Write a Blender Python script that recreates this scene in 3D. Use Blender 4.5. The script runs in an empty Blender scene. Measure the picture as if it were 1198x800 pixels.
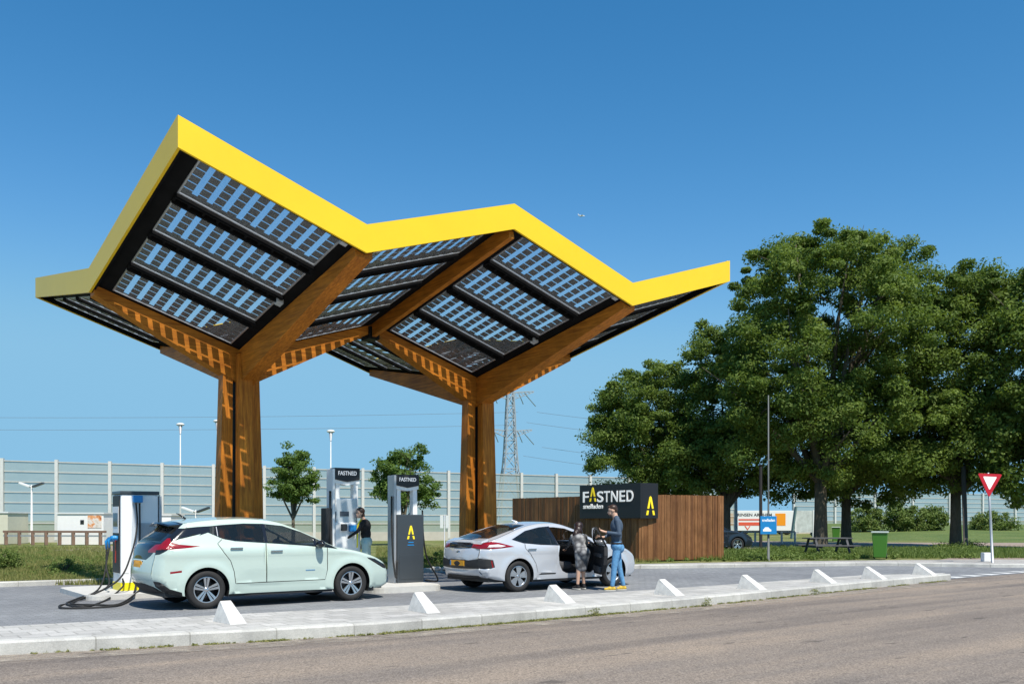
import bpy, bmesh, math, random
import numpy as np
from mathutils import Vector, Matrix
from mathutils.geometry import delaunay_2d_cdt
random.seed(7); rng = np.random.default_rng(11)
R = math.radians
scn = bpy.context.scene
col = scn.collection

# ------------------------------------------------------------------ frame
# world x runs along the charging lane, world y runs away from the public road
FPX, HCAM, YH, CXP = 1062.0, 1.5, 608.0, 599.0
TH = R(52.87)
FW = (math.cos(TH), math.sin(TH)); RT = (math.sin(TH), -math.cos(TH))
def cam2w(X, Z): return (X*RT[0] + Z*FW[0], X*RT[1] + Z*FW[1])
def G(px, py, z=0.0):
    Z = FPX*(HCAM - z)/(py - YH); x, y = cam2w((px-CXP)*Z/FPX, Z); return Vector((x, y, z))
def PZ(px, py, Z):
    x, y = cam2w((px-CXP)*Z/FPX, Z); return Vector((x, y, HCAM - (py-YH)*Z/FPX))
CAMROT = math.atan2(RT[1], RT[0])          # rotation that turns local x to camera right, local y to camera forward

# ------------------------------------------------------------------ materials
MATS = {}
def mat(name, colr, rough=0.6, metal=0.0, coat=0.0, spec=0.5, noise=0.0, nscale=4.0, bump=0.0, bscale=60.0, stretch=None, colr2=None, emit=None):
    if name in MATS: return MATS[name]
    m = bpy.data.materials.new(name); m.use_nodes = True
    nt = m.node_tree; b = nt.nodes['Principled BSDF']
    b.inputs['Base Color'].default_value = (*colr, 1); b.inputs['Roughness'].default_value = rough
    b.inputs['Metallic'].default_value = metal; b.inputs['Coat Weight'].default_value = coat
    b.inputs['Specular IOR Level'].default_value = spec
    if coat: b.inputs['Coat Roughness'].default_value = 0.04
    if noise or bump:
        tc = nt.nodes.new('ShaderNodeTexCoord'); mp = nt.nodes.new('ShaderNodeMapping')
        nt.links.new(tc.outputs['Object'], mp.inputs['Vector'])
        if stretch: mp.inputs['Scale'].default_value = stretch
    if noise:
        n = nt.nodes.new('ShaderNodeTexNoise'); n.inputs['Scale'].default_value = nscale; n.inputs['Detail'].default_value = 8; n.inputs['Roughness'].default_value = .65
        nt.links.new(mp.outputs['Vector'], n.inputs['Vector'])
        cr = nt.nodes.new('ShaderNodeMapRange'); cr.inputs['From Min'].default_value = .3; cr.inputs['From Max'].default_value = .7
        nt.links.new(n.outputs['Fac'], cr.inputs['Value'])
        mx = nt.nodes.new('ShaderNodeMix'); mx.data_type = 'RGBA'
        c2 = colr2 if colr2 else tuple(c*(1+noise) for c in colr)
        c1 = colr if colr2 else tuple(c*(1-noise) for c in colr)
        mx.inputs['A'].default_value = (*c1, 1); mx.inputs['B'].default_value = (*c2, 1)
        nt.links.new(cr.outputs['Result'], mx.inputs['Factor']); nt.links.new(mx.outputs['Result'], b.inputs['Base Color'])
    if bump:
        n2 = nt.nodes.new('ShaderNodeTexNoise'); n2.inputs['Scale'].default_value = bscale; n2.inputs['Detail'].default_value = 4
        nt.links.new(mp.outputs['Vector'], n2.inputs['Vector'])
        bp = nt.nodes.new('ShaderNodeBump'); bp.inputs['Strength'].default_value = bump; bp.inputs['Distance'].default_value = .02
        nt.links.new(n2.outputs['Fac'], bp.inputs['Height']); nt.links.new(bp.outputs['Normal'], b.inputs['Normal'])
    MATS[name] = m
    return m

def glass_mat(name, tint, fac, rough=.1):
    m = bpy.data.materials.new(name); m.use_nodes = True; nt = m.node_tree; nt.nodes.clear()
    o = nt.nodes.new('ShaderNodeOutputMaterial'); mx = nt.nodes.new('ShaderNodeMixShader'); t = nt.nodes.new('ShaderNodeBsdfTransparent')
    p = nt.nodes.new('ShaderNodeBsdfPrincipled'); p.inputs['Base Color'].default_value = (*tint, 1); p.inputs['Roughness'].default_value = rough
    mx.inputs[0].default_value = fac
    nt.links.new(t.outputs[0], mx.inputs[1]); nt.links.new(p.outputs[0], mx.inputs[2]); nt.links.new(mx.outputs[0], o.inputs[0])
    MATS[name] = m; return m, nt, mx, p

def ramp(nt, src, stops):
    cr = nt.nodes.new('ShaderNodeValToRGB'); e = cr.color_ramp.elements
    e[0].position, e[0].color = stops[0][0], (*stops[0][1], 1); e[1].position, e[1].color = stops[-1][0], (*stops[-1][1], 1)
    for p, c in stops[1:-1]:
        k = e.new(p); k.color = (*c, 1)
    nt.links.new(src, cr.inputs['Fac']); return cr.outputs['Color']
def noise_node(nt, vec, scale, detail=6, rough=.6):
    n = nt.nodes.new('ShaderNodeTexNoise'); n.inputs['Scale'].default_value = scale; n.inputs['Detail'].default_value = detail; n.inputs['Roughness'].default_value = rough
    nt.links.new(vec, n.inputs['Vector']); return n.outputs['Fac']
def mapping(nt, scale=(1, 1, 1), rot=(0, 0, 0), out='Object'):
    tc = nt.nodes.new('ShaderNodeTexCoord'); mp = nt.nodes.new('ShaderNodeMapping'); mp.inputs['Scale'].default_value = scale; mp.inputs['Rotation'].default_value = rot
    nt.links.new(tc.outputs[out], mp.inputs['Vector']); return mp.outputs['Vector']
def mixc(nt, fac, a, b, mode='MIX'):
    mx = nt.nodes.new('ShaderNodeMix'); mx.data_type = 'RGBA'; mx.blend_type = mode
    for s, v in (('Factor', fac), ('A', a), ('B', b)):
        if isinstance(v, (int, float)): mx.inputs[s].default_value = v
        elif isinstance(v, tuple): mx.inputs[s].default_value = (*v, 1)
        else: nt.links.new(v, mx.inputs[s])
    return mx.outputs['Result']
def newmat(name, rough=.9):
    m = bpy.data.materials.new(name); m.use_nodes = True; MATS[name] = m
    b = m.node_tree.nodes['Principled BSDF']; b.inputs['Roughness'].default_value = rough; b.inputs['Specular IOR Level'].default_value = .25
    return m, m.node_tree, b
def addbump(nt, b, h, st=.5, dist=.01):
    bp = nt.nodes.new('ShaderNodeBump'); bp.inputs['Strength'].default_value = st; bp.inputs['Distance'].default_value = dist
    nt.links.new(h, bp.inputs['Height']); nt.links.new(bp.outputs['Normal'], b.inputs['Normal'])

# road: worn chip-seal asphalt with wheel tracks
m, nt, b = newmat('asphalt_road', .92)
v = mapping(nt); sp = noise_node(nt, v, 55, 3, .8)
c1 = ramp(nt, sp, [(.32, (.10, .082, .068)), (.5, (.23, .192, .158)), (.70, (.50, .42, .345))])
vo = nt.nodes.new('ShaderNodeTexVoronoi'); vo.inputs['Scale'].default_value = 70; nt.links.new(v, vo.inputs['Vector'])
c1 = mixc(nt, .45, c1, ramp(nt, vo.outputs['Color'], [(.1, (.09, .08, .07)), (.9, (.44, .39, .34))]))
st = noise_node(nt, mapping(nt, (.06, 1.1, 1)), 1.0, 3, .5)
c1 = mixc(nt, 1.0, c1, ramp(nt, st, [(.35, (.62, .62, .65)), (.5, (.93, .92, .92)), (.65, (1.15, 1.10, 1.04))]), 'MULTIPLY')
bl = noise_node(nt, v, .7, 5, .7)
c1 = mixc(nt, 1.0, c1, ramp(nt, bl, [(.3, (.88, .88, .9)), (.7, (1.08, 1.05, 1.02))]), 'MULTIPLY')
dk = noise_node(nt, mapping(nt, (.8, 2.2, 1)), 1.3, 3, .5)
c1 = mixc(nt, ramp(nt, dk, [(.66, (0, 0, 0)), (.70, (.7, .7, .7))]), c1, (.09, .078, .07))
nt.links.new(c1, b.inputs['Base Color']); addbump(nt, b, sp, .8, .01)

def paver_mat(name, ca, cb, mortar, w, h, sc=1.0, rot=0.0, rough=.9, msize=.012, contrast=.12):
    m, nt, b = newmat(name, rough); v = mapping(nt, rot=(0, 0, rot))
    br = nt.nodes.new('ShaderNodeTexBrick'); nt.links.new(v, br.inputs['Vector'])
    br.inputs['Color1'].default_value = (*ca, 1); br.inputs['Color2'].default_value = (*cb, 1); br.inputs['Mortar'].default_value = (*mortar, 1)
    br.inputs['Scale'].default_value = 1; br.inputs['Brick Width'].default_value = w; br.inputs['Row Height'].default_value = h; br.inputs['Mortar Size'].default_value = msize
    n = noise_node(nt, v, 3.0, 8, .7); n2 = noise_node(nt, v, .35, 4, .6); n3 = noise_node(nt, v, 60, 2, .6)
    c = mixc(nt, 1.0, br.outputs['Color'], ramp(nt, n, [(.3, (1-contrast,)*3), (.7, (1+contrast,)*3)]), 'MULTIPLY')
    c = mixc(nt, 1.0, c, ramp(nt, n2, [(.35, (.85, .85, .86)), (.65, (1.08, 1.08, 1.07))]), 'MULTIPLY')
    c = mixc(nt, 1.0, c, ramp(nt, n3, [(.3, (.88,)*3), (.7, (1.1,)*3)]), 'MULTIPLY')
    nt.links.new(c, b.inputs['Base Color']); addbump(nt, b, n3, .4, .005)
    return m
LANE = paver_mat('dark_brick_paving', (.20, .207, .218), (.255, .262, .275), (.165, .17, .18), .21, .105, msize=.008)
SLABS = paver_mat('light_concrete_slabs', (.40, .39, .37), (.52, .505, .48), (.33, .32, .30), .30, .30)
WALK = paver_mat('pavement_slabs', (.36, .345, .32), (.47, .45, .43), (.22, .2, .18), .30, .30)
KERB = paver_mat('kerb_concrete', (.47, .46, .43), (.55, .54, .505), (.36, .35, .32), 1.0, 5.0, msize=.009, contrast=.2)
CONC = mat('cast_concrete', (.55, .54, .51), .85, noise=.1, nscale=6, bump=.3)

# grass ground
m, nt, b = newmat('meadow_grass', .95)
v = mapping(nt); n1 = noise_node(nt, v, .35, 8, .65); n2 = noise_node(nt, v, 7, 6, .8); n3 = noise_node(nt, v, 1.6, 6, .7)
c = ramp(nt, n1, [(.32, (.12, .15, .04)), (.5, (.20, .20, .07)), (.62, (.29, .26, .12)), (.72, (.38, .32, .2))])
c = mixc(nt, ramp(nt, n3, [(.42, (0,)*3), (.62, (.85,)*3)]), c, (.11, .17, .035))
c = mixc(nt, 1.0, c, ramp(nt, n2, [(.25, (.55,)*3), (.75, (1.4,)*3)]), 'MULTIPLY')
nt.links.new(c, b.inputs['Base Color']); addbump(nt, b, n2, 1.0, .08)
GRASS = m
m, nt, b = newmat('green_bank_grass', .95)
v = mapping(nt); n1 = noise_node(nt, v, .25, 8, .65); n2 = noise_node(nt, v, 5, 6, .8)
c = ramp(nt, n1, [(.3, (.08, .13, .035)), (.55, (.13, .175, .05)), (.75, (.21, .22, .09))])
c = mixc(nt, 1.0, c, ramp(nt, n2, [(.25, (.55,)*3), (.75, (1.4,)*3)]), 'MULTIPLY')
nt.links.new(c, b.inputs['Base Color']); addbump(nt, b, n2, 1.0, .08)
BANK = m
DIRT = mat('reddish_gravel', (.30, .235, .19), .95, noise=.25, nscale=5, bump=.5, bscale=40)

# wood of the canopy: oiled laminated timber, grain across local directions
def wood(name, ca, cb, sc):
    m, nt, b = newmat(name, .55); v = mapping(nt, sc)
    n = noise_node(nt, v, 3.0, 7, .6); n2 = noise_node(nt, mapping(nt), 1.2, 4, .6)
    c = ramp(nt, n, [(.3, ca), (.7, cb)])
    c = mixc(nt, 1.0, c, ramp(nt, n2, [(.35, (.8,)*3), (.65, (1.12,)*3)]), 'MULTIPLY')
    nt.links.new(c, b.inputs['Base Color']); addbump(nt, b, n, .3, .004); return m
WOODV = wood('oiled_timber_upright', (.34, .10, .010), (.72, .26, .028), (9, 9, .5))
WOODX = wood('oiled_timber_along', (.33, .10, .010), (.70, .25, .026), (.5, 9, 9))
WOODY = wood('oiled_timber_across', (.33, .10, .010), (.70, .25, .026), (9, .5, 9))

YEL = mat('yellow_coated_panel', (.96, .62, .016), .4, noise=.035, nscale=.9, bump=.05, bscale=1.5)
BLACK = mat('black_steel', (.012, .012, .013), .6, spec=.15)
SOFF = mat('black_soffit_board', (.010, .010, .011), .85, noise=.3, nscale=3, spec=.08)
CELL = mat('dark_solar_cell', (.030, .027, .029), .45, spec=.3)
ALU = mat('aluminium', (.50, .51, .53), .4, metal=.6)
GALV = mat('galvanised_steel', (.42, .44, .46), .5, metal=.5, noise=.1)
WHITEP = mat('white_paint', (.72, .73, .73), .4, noise=.03)
WHITEG = mat('white_gloss_cabinet', (.88, .88, .87), .45)
GREYC = mat('grey_cabinet', (.50, .52, .54), .5)
DGREY = mat('dark_grey_cabinet', (.045, .055, .065), .38, coat=.2)
DARKG = mat('charcoal_plastic', (.022, .023, .025), .5)
RUBBER = mat('rubber', (.018, .018, .018), .75)
BLUEP = mat('blue_plastic', (.02, .25, .6), .35)
YELP = mat('yellow_plastic', (.9, .75, .01), .4)
REDP = mat('red_plastic', (.5, .02, .02), .3)
SIGNB = mat('sign_black', (.014, .014, .018), .45)
def add_glow(m, st):
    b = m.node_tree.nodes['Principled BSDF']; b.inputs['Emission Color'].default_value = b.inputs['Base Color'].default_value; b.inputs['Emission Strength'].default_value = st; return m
SIGNW = add_glow(mat('glowing_sign_white', (.82, .82, .82), .5), .35)  # weak glow added to sign colours, keeps lettering bright in shade
SIGNY = add_glow(mat('glowing_sign_yellow', (.95, .72, .02), .5), .25)
PGLASS = glass_mat('panel_glass', (.60, .66, .70), .20, .15)[0]

# ------------------------------------------------------------------ object helpers
def rootmat(p):
    if p is None: return Matrix()
    M = p.matrix_basis.copy()
    if p.parent: M = rootmat(p.parent) @ M
    return M
def thing(name, label, cat, loc=(0, 0, 0), rz=0.0, group=None):
    o = bpy.data.objects.new(name, None); col.objects.link(o); o.empty_display_size = .2
    o.location = loc; o.rotation_euler = (0, 0, rz); o['label'] = label; o['category'] = cat
    if group: o['group'] = group
    return o
def tag(o, label, cat, group=None):
    o['label'] = label; o['category'] = cat
    if group: o['group'] = group
    return o
def obj(name, src, mats, parent=None, smooth=False, world=False, loc=None):
    """src: bmesh or mesh. world=True: vertices are world coordinates."""
    if isinstance(src, bmesh.types.BMesh):
        me = bpy.data.meshes.new(name); src.to_mesh(me); src.free()
    else: me = src
    if not isinstance(mats, (list, tuple)): mats = [mats]
    for mm in mats: me.materials.append(mm)
    if world and parent is not None: me.transform(rootmat(parent).inverted())
    if loc is not None: me.transform(Matrix.Translation(-Vector(loc)))
    if smooth:
        me.polygons.foreach_set('use_smooth', [True]*len(me.polygons))
    o = bpy.data.objects.new(name, me); col.objects.link(o)
    if parent: o.parent = parent
    if loc is not None: o.location = loc
    return o
def struct(name, src, mats, kind='structure', **k):
    o = obj(name, src, mats, **k); o['kind'] = kind; return o
def box(bm, x0, x1, y0, y1, z0, z1, mi=0, M=None, bev=0):
    vs = [bm.verts.new(Vector(p)) for p in ((x0, y0, z0), (x1, y0, z0), (x1, y1, z0), (x0, y1, z0), (x0, y0, z1), (x1, y0, z1), (x1, y1, z1), (x0, y1, z1))]
    fs = [bm.faces.new([vs[i] for i in f]) for f in ((3, 2, 1, 0), (4, 5, 6, 7), (0, 1, 5, 4), (1, 2, 6, 5), (2, 3, 7, 6), (3, 0, 4, 7))]
    for f in fs: f.material_index = mi
    if bev:
        es = list({e for f in fs for e in f.edges})
        r = bmesh.ops.bevel(bm, geom=es, offset=bev, segments=2, profile=.6, affect='EDGES')
        for f in r['faces']: f.material_index = mi
        vs = list({v for f in r['faces'] for v in f.verts} | {v for v in vs if v.is_valid})
    if M: bmesh.ops.transform(bm, matrix=M, verts=[v for v in vs if v.is_valid])
    return vs
def boxm(*a, **k):
    bm = bmesh.new(); box(bm, *a, **k); return bm
def frame_from(d):
    d = Vector(d).normalized(); u = d.cross(Vector((0, 0, 1)))
    if u.length < 1e-4: u = Vector((1, 0, 0))
    u.normalize(); return u, u.cross(d).normalized() * -1
def tube(bm, pts, rad, n=8, mi=0, caps=True):
    pts = [Vector(p) for p in pts]; rings = []
    rr = rad if isinstance(rad, (list, tuple)) else [rad]*len(pts)
    pu = None
    for i, p in enumerate(pts):
        d = (pts[min(i+1, len(pts)-1)] - pts[max(i-1, 0)])
        if d.length < 1e-9: d = Vector((0, 0, 1))
        d.normalize()
        if pu is None: u, w = frame_from(d)
        else:
            u = (pu - d*pu.dot(d))
            u = u.normalized() if u.length > 1e-6 else frame_from(d)[0]
            w = d.cross(u).normalized()
        pu = u
        rings.append([bm.verts.new(p + (u*math.cos(2*math.pi*k/n) + w*math.sin(2*math.pi*k/n))*rr[i]) for k in range(n)])
    for a, b_ in zip(rings, rings[1:]):
        for k in range(n):
            f = bm.faces.new((a[k], a[(k+1) % n], b_[(k+1) % n], b_[k])); f.material_index = mi; f.smooth = True
    if caps:
        for r_ in (rings[0], rings[-1]):
            try: f = bm.faces.new(r_); f.material_index = mi
            except ValueError: pass
def tubem(pts, rad, n=8):
    bm = bmesh.new(); tube(bm, pts, rad, n); return bm
def beam(bm, p, q, w, h, mi=0, up=Vector((0, 0, 1))):
    p, q = Vector(p), Vector(q); d = (q-p).normalized(); s = d.cross(up).normalized(); u = s.cross(d).normalized()
    vs = []
    for e in (p, q):
        for a, c in ((-1, -1), (1, -1), (1, 1), (-1, 1)): vs.append(bm.verts.new(e + s*a*w/2 + u*c*h/2))
    for f in ((3, 2, 1, 0), (4, 5, 6, 7), (0, 1, 5, 4), (1, 2, 6, 5), (2, 3, 7, 6), (3, 0, 4, 7)):
        bm.faces.new([vs[i] for i in f]).material_index = mi
def prism(bm, poly, z0, z1, mi=0, M=None):
    """extrude xy polygon from z0 to z1"""
    a = [bm.verts.new((x, y, z0)) for x, y in poly]; b_ = [bm.verts.new((x, y, z1)) for x, y in poly]
    n = len(poly)
    bm.faces.new(a[::-1]).material_index = mi; bm.faces.new(b_).material_index = mi
    for i in range(n): bm.faces.new((a[i], a[(i+1) % n], b_[(i+1) % n], b_[i])).material_index = mi
    if M: bmesh.ops.transform(bm, matrix=M, verts=a+b_)
def lathe(bm, prof, n=32, axis='Y', mi=0, off=(0, 0, 0), closed=False):
    rings = []
    for r_, h in prof:
        ring = []
        for k in range(n):
            a = 2*math.pi*k/n
            p = (r_*math.cos(a), h, r_*math.sin(a)) if axis == 'Y' else (r_*math.cos(a), r_*math.sin(a), h)
            ring.append(bm.verts.new(Vector(p)+Vector(off)))
        rings.append(ring)
    pairs = list(zip(rings, rings[1:]))
    if closed: pairs.append((rings[-1], rings[0]))
    for a, b_ in pairs:
        for k in range(n):
            f = bm.faces.new((a[k], a[(k+1) % n], b_[(k+1) % n], b_[k])); f.material_index = mi; f.smooth = True
    return rings
def text_mesh(s, size, ext=.008, shear=0, spacing=1.0, offset=0.0):
    cu = bpy.data.curves.new('t', 'FONT'); cu.body = s; cu.size = size; cu.extrude = ext; cu.shear = shear; cu.space_character = spacing; cu.offset = offset
    o = bpy.data.objects.new('t', cu); col.objects.link(o)
    dg = bpy.context.evaluated_depsgraph_get(); me = bpy.data.meshes.new_from_object(o.evaluated_get(dg))
    bpy.data.objects.remove(o); me.materials.clear()
    return me
def fit_text(s, w, h, **k):
    """text mesh scaled so its bounding box is w x h, lower-left at origin, in the xy plane"""
    me = text_mesh(s, 1.0, **k); co = np.array([v.co[:] for v in me.vertices]); mn, mx = co.min(0), co.max(0)
    me.transform(Matrix.Translation((-mn[0], -mn[1], 0)))
    me.transform(Matrix.Diagonal((w/(mx[0]-mn[0]), h/(mx[1]-mn[1]), 1, 1))); return me
def sheet(poly, z):
    """flat ground polygon; handles concave outlines"""
    vs = [Vector((p[0], p[1])) for p in poly]; n = len(vs)
    v2, e2, f2, *_ = delaunay_2d_cdt(vs, [(i, (i+1) % n) for i in range(n)], [], 1, 1e-5)
    bm = bmesh.new(); bv = [bm.verts.new((v_.x, v_.y, z)) for v_ in v2]
    for f in f2:
        ff = bm.faces.new([bv[i] for i in f])
        ff.normal_update()
        if ff.normal.z < 0: ff.normal_flip()
    return bm
def np_mesh(name, verts, faces_n, nper):
    me = bpy.data.meshes.new(name); nv = len(verts); nf = faces_n
    me.vertices.add(nv); me.vertices.foreach_set('co', verts.astype(np.float32).ravel())
    me.loops.add(nf*nper); me.loops.foreach_set('vertex_index', np.arange(nf*nper, dtype=np.int32))
    me.polygons.add(nf); me.polygons.foreach_set('loop_start', np.arange(0, nf*nper, nper, dtype=np.int32))
    me.polygons.foreach_set('loop_total', np.full(nf, nper, dtype=np.int32))
    me.update(calc_edges=True); return me

def curve_pts(pts, n=10):
    """Catmull-Rom through points"""
    P_ = [Vector(p) for p in pts]; P_ = [2*P_[0]-P_[1]] + P_ + [2*P_[-1]-P_[-2]]; out = []
    for i in range(1, len(P_)-2):
        for k in range(n):
            t = k/n; a, b_, c_, d_ = P_[i-1:i+3]
            out.append(.5*((2*b_) + (c_-a)*t + (2*a-5*b_+4*c_-d_)*t*t + (3*b_-a-3*c_+d_)*t**3))
    out.append(P_[-2]); return out
def smoothline(pts, n=6):
    return [(p.x, p.y) for p in curve_pts([Vector((a, b_, 0)) for a, b_ in pts], n)]

# ------------------------------------------------------------------ ground
big = 1500
struct('ground', sheet([(-big, -big), (big, -big), (big, big), (-big, big)], -.02), GRASS)
kf = [(-70, 22.), (-30, 15.0), (-8, 12.3), (1.57, 11.5), (4.23, 10.85), (5.83, 10.62), (8.1, 10.62), (11.77, 10.68), (17.8, 11.17), (22.5, 11.5)]   # front line of the kerb island
struct('road', sheet([(-120, -9), (-120, 25), (-70, 24)] + [(x, y+.3) for x, y in kf[1:]] + [(24, 11.75), (60, 12.6), (150, 16), (150, -2), (60, -6), (24, -8), (0, -9)], -.008), MATS['asphalt_road'])
back = [(-60, 30), (-20, 25.5), (3.15, 23.2), (14.6, 22.2)] + smoothline([(16.6, 21.6), (19.8, 20.15), (22.7, 18.8), (26.0, 17.45), (27.6, 16.5), (28.8, 14.9), (29.9, 13.4), (32, 12.6), (36, 12.45)], 4) + [(60, 13.2), (100, 15)]
struct('charging_lane', sheet([(-60, 18), (-30, 14.5), (-8, 12.2), (1.57, 11.9), (8, 11.0), (22, 11.7), (26, 11.72), (60, 12.6), (100, 14)] + [(x, y+.05) for x, y in back[::-1]], -.004), LANE)
# paved island with its kerb stones
isl_back = [(22.9, 11.9), (20.3, 12.6), (14.5, 12.45), (8, 12.45), (1.6, 13.2), (-8, 14.2), (-30, 17.0), (-70, 24)]
IH = .15
def offset_line(line, d):
    out = []
    for i, (x, y) in enumerate(line):
        a = Vector(line[max(i-1, 0)]); c = Vector(line[min(i+1, len(line)-1)]); t = (c-a).normalized()
        out.append((x - t.y*d, y + t.x*d))
    return out
def strip(bm, line, w, z0, z1, bev=.02, mi=0):
    """kerb of rectangular section with a chamfered front edge along a line; body lies to the left of it"""
    prof = [(0, z0), (0, z1-bev), (bev, z1), (w, z1), (w, z0)]
    offs = [[Vector((p[0], p[1], zz)) for p in offset_line(line, o_)] for o_, zz in prof]
    rows = [[bm.verts.new(v_) for v_ in r_] for r_ in offs]
    for a, b_ in zip(rows, rows[1:]):
        for i in range(len(line)-1):
            f = bm.faces.new((a[i], a[i+1], b_[i+1], b_[i])); f.material_index = mi
    for i in (0, -1):
        try: bm.faces.new([r_[i] for r_ in rows])
        except ValueError: pass
def densify(line, step=.5):
    out = []
    for a, c in zip(line, line[1:]):
        n = max(1, int((Vector(c)-Vector(a)).length/step))
        out += [(a[0]+(c[0]-a[0])*k/n, a[1]+(c[1]-a[1])*k/n) for k in range(n)]
    return out+[line[-1]]
bm = bmesh.new(); strip(bm, kf, .22, -.03, IH, .025)
struct('island_kerb', bm, KERB)
gd, nt, mx, pb = glass_mat('sandy_gutter_dust', (.46, .40, .33), .5, .95)
v = mapping(nt); nn = noise_node(nt, v, 2.2, 8, .75); rr = nt.nodes.new('ShaderNodeMapRange'); rr.inputs['From Min'].default_value = .40; rr.inputs['From Max'].default_value = .72; nt.links.new(nn, rr.inputs['Value']); nt.links.new(rr.outputs['Result'], mx.inputs[0]); nt.links.new(ramp(nt, noise_node(nt, v, 70, 2, .7), [(.3, (.26, .22, .18)), (.7, (.60, .53, .44))]), pb.inputs['Base Color'])
kl = kf[2:]; struct('gutter_dust', sheet(offset_line(kl, -.55) + [(x, y+.01) for x, y in kl[::-1]], -.002), gd)
bm = sheet(offset_line(kf, .2)[1:] + isl_back, IH-.004)
struct('island_pavement', bm, SLABS)
bm = bmesh.new(); strip(bm, isl_back[:-1], .06, -.03, IH-.01, .01)
struct('island_edge_kerb', bm, KERB)
# back kerb, pavement
bm = bmesh.new(); strip(bm, back, .18, -.03, .11, .02); struct('lane_kerb', bm, KERB)
walk_back = [(100, 22)] + [tuple(G(a_, b_, .10).xy) for a_, b_ in ((1500, 654.5), (1250, 654.2), (1150, 654.2), (1000, 655.2), (850, 657.4), (740, 659.5), (640, 662))]
struct('pavement', sheet(offset_line(back, .16)[3:] + walk_back, .10), WALK)
# dirt path under the trees
pth = [G(760, 642, 0), G(1300, 642, 0), G(1300, 634.5, 0), G(1000, 634, 0), G(870, 632, 0), G(780, 632, 0)]
struct('path', sheet([(p.x, p.y) for p in pth], -.012), DIRT)
struct('verge_soil', sheet([(p.x, p.y) for p in (G(1085, 657), G(1300, 657), G(1300, 646), G(1120, 650))], -.013), DIRT)
pth2 = [G(20, 652), G(130, 634), G(190, 632), G(150, 641), G(70, 656)]
struct('trodden_track', sheet([(p.x, p.y) for p in (G(60, 643), G(250, 630), G(262, 633), G(120, 645))], -.012), DIRT)
# grass bank behind the path on the right
bm = bmesh.new()
rows = []
for Z, zz in ((60, -.03), (66, .05), (80, .45), (96, .95), (108, 1.0), (130, 1.0), (145, -.1)):
    rows.append([bm.verts.new((*cam2w(X*Z/60, Z), zz + (.12*math.sin(X*.31+Z) if 0 < zz else 0))) for X in np.linspace(20, 75, 24)])
for a, c in zip(rows, rows[1:]):
    for i in range(23): bm.faces.new((a[i], a[i+1], c[i+1], c[i])).smooth = True
struct('grass_bank', bm, BANK)
# shark teeth give-way marks
MARK = mat('road_marking_white', (.72, .72, .70), .7, noise=.12, nscale=9)
for i in range(7):
    s0 = 23.45+i*.98; t0 = 11.83+i*.022
    o = obj('give_way_tooth', sheet([(s0, t0), (s0+.6, t0+.0), (s0+.3, t0+.62)], .0), MARK)
    o['kind'] = 'structure'

# ------------------------------------------------------------------ wheel stops
ordn = ['nearest', 'second', 'third', 'fourth', 'fifth', 'sixth', 'seventh', 'farthest']
what = ['nearest white kerb wedge, by the rear wheel of the pale green car', 'white kerb wedge just in front of the nose of the pale green car', 'white kerb wedge in front of the silver car', 'white kerb wedge just right of the man in jeans', 'white kerb wedge just left of the blue sign', 'white kerb wedge in front of the picnic table', 'white kerb wedge in front of the green bin', 'farthest white kerb wedge, at the right tip of the island']
proto = None
for i, (s0, t0) in enumerate([(4.30, 11.55), (7.08, 11.22), (9.7, 11.2), (12.2, 11.1), (14.5, 11.05), (17.3, 11.35), (19.3, 11.35), (21.7, 11.45)]):
    if proto is None:
        bm = bmesh.new()
        pr = [(0, 0), (.55, 0), (.50, .26), (.47, .285)]       # (t, z): long face slopes towards the road
        hw = [.115, .15, .075, .075]
        A = [bm.verts.new((-h_, t_, z_)) for (t_, z_), h_ in zip(pr, hw)]; B = [bm.verts.new((h_, t_, z_)) for (t_, z_), h_ in zip(pr, hw)]
        bm.faces.new(A); bm.faces.new(B[::-1])
        for k in range(4): bm.faces.new((A[k], A[(k+1) % 4], B[(k+1) % 4], B[k]))
        bmesh.ops.recalc_face_normals(bm, faces=bm.faces)
        bmesh.ops.bevel(bm, geom=list(bm.edges), offset=.008, segments=1, affect='EDGES')
        proto = obj('wheel_stop', bm, mat('white_concrete', (.58, .57, .54), .8, noise=.2, nscale=5, bump=.35, bscale=30)); o = proto
    else:
        o = proto.copy(); col.objects.link(o)
    o.location = (s0, t0, IH-.01)
    o.rotation_euler = (0, 0, R([2, -2, 1, 0, 2, -1, 1, 0][i]))
    tag(o, what[i], 'wheel stop', 'concrete wedges along the kerb island')

# ------------------------------------------------------------------ canopy
S0, T0, HA, HB = 7.60, 20.2, 3.26, 5.94
H0, H1, H2, FD = 5.62, 6.69, 7.74, .50
can = thing('charging_canopy', 'folded yellow edged solar canopy on two timber columns', 'canopy', (S0+HA, T0, 0))
def roofz(s, t, c):
    return H0 + (H1-H0)*(abs(s-c)/HA + abs(t-T0)/HB)
cols = [S0, S0+2*HA]
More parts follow.
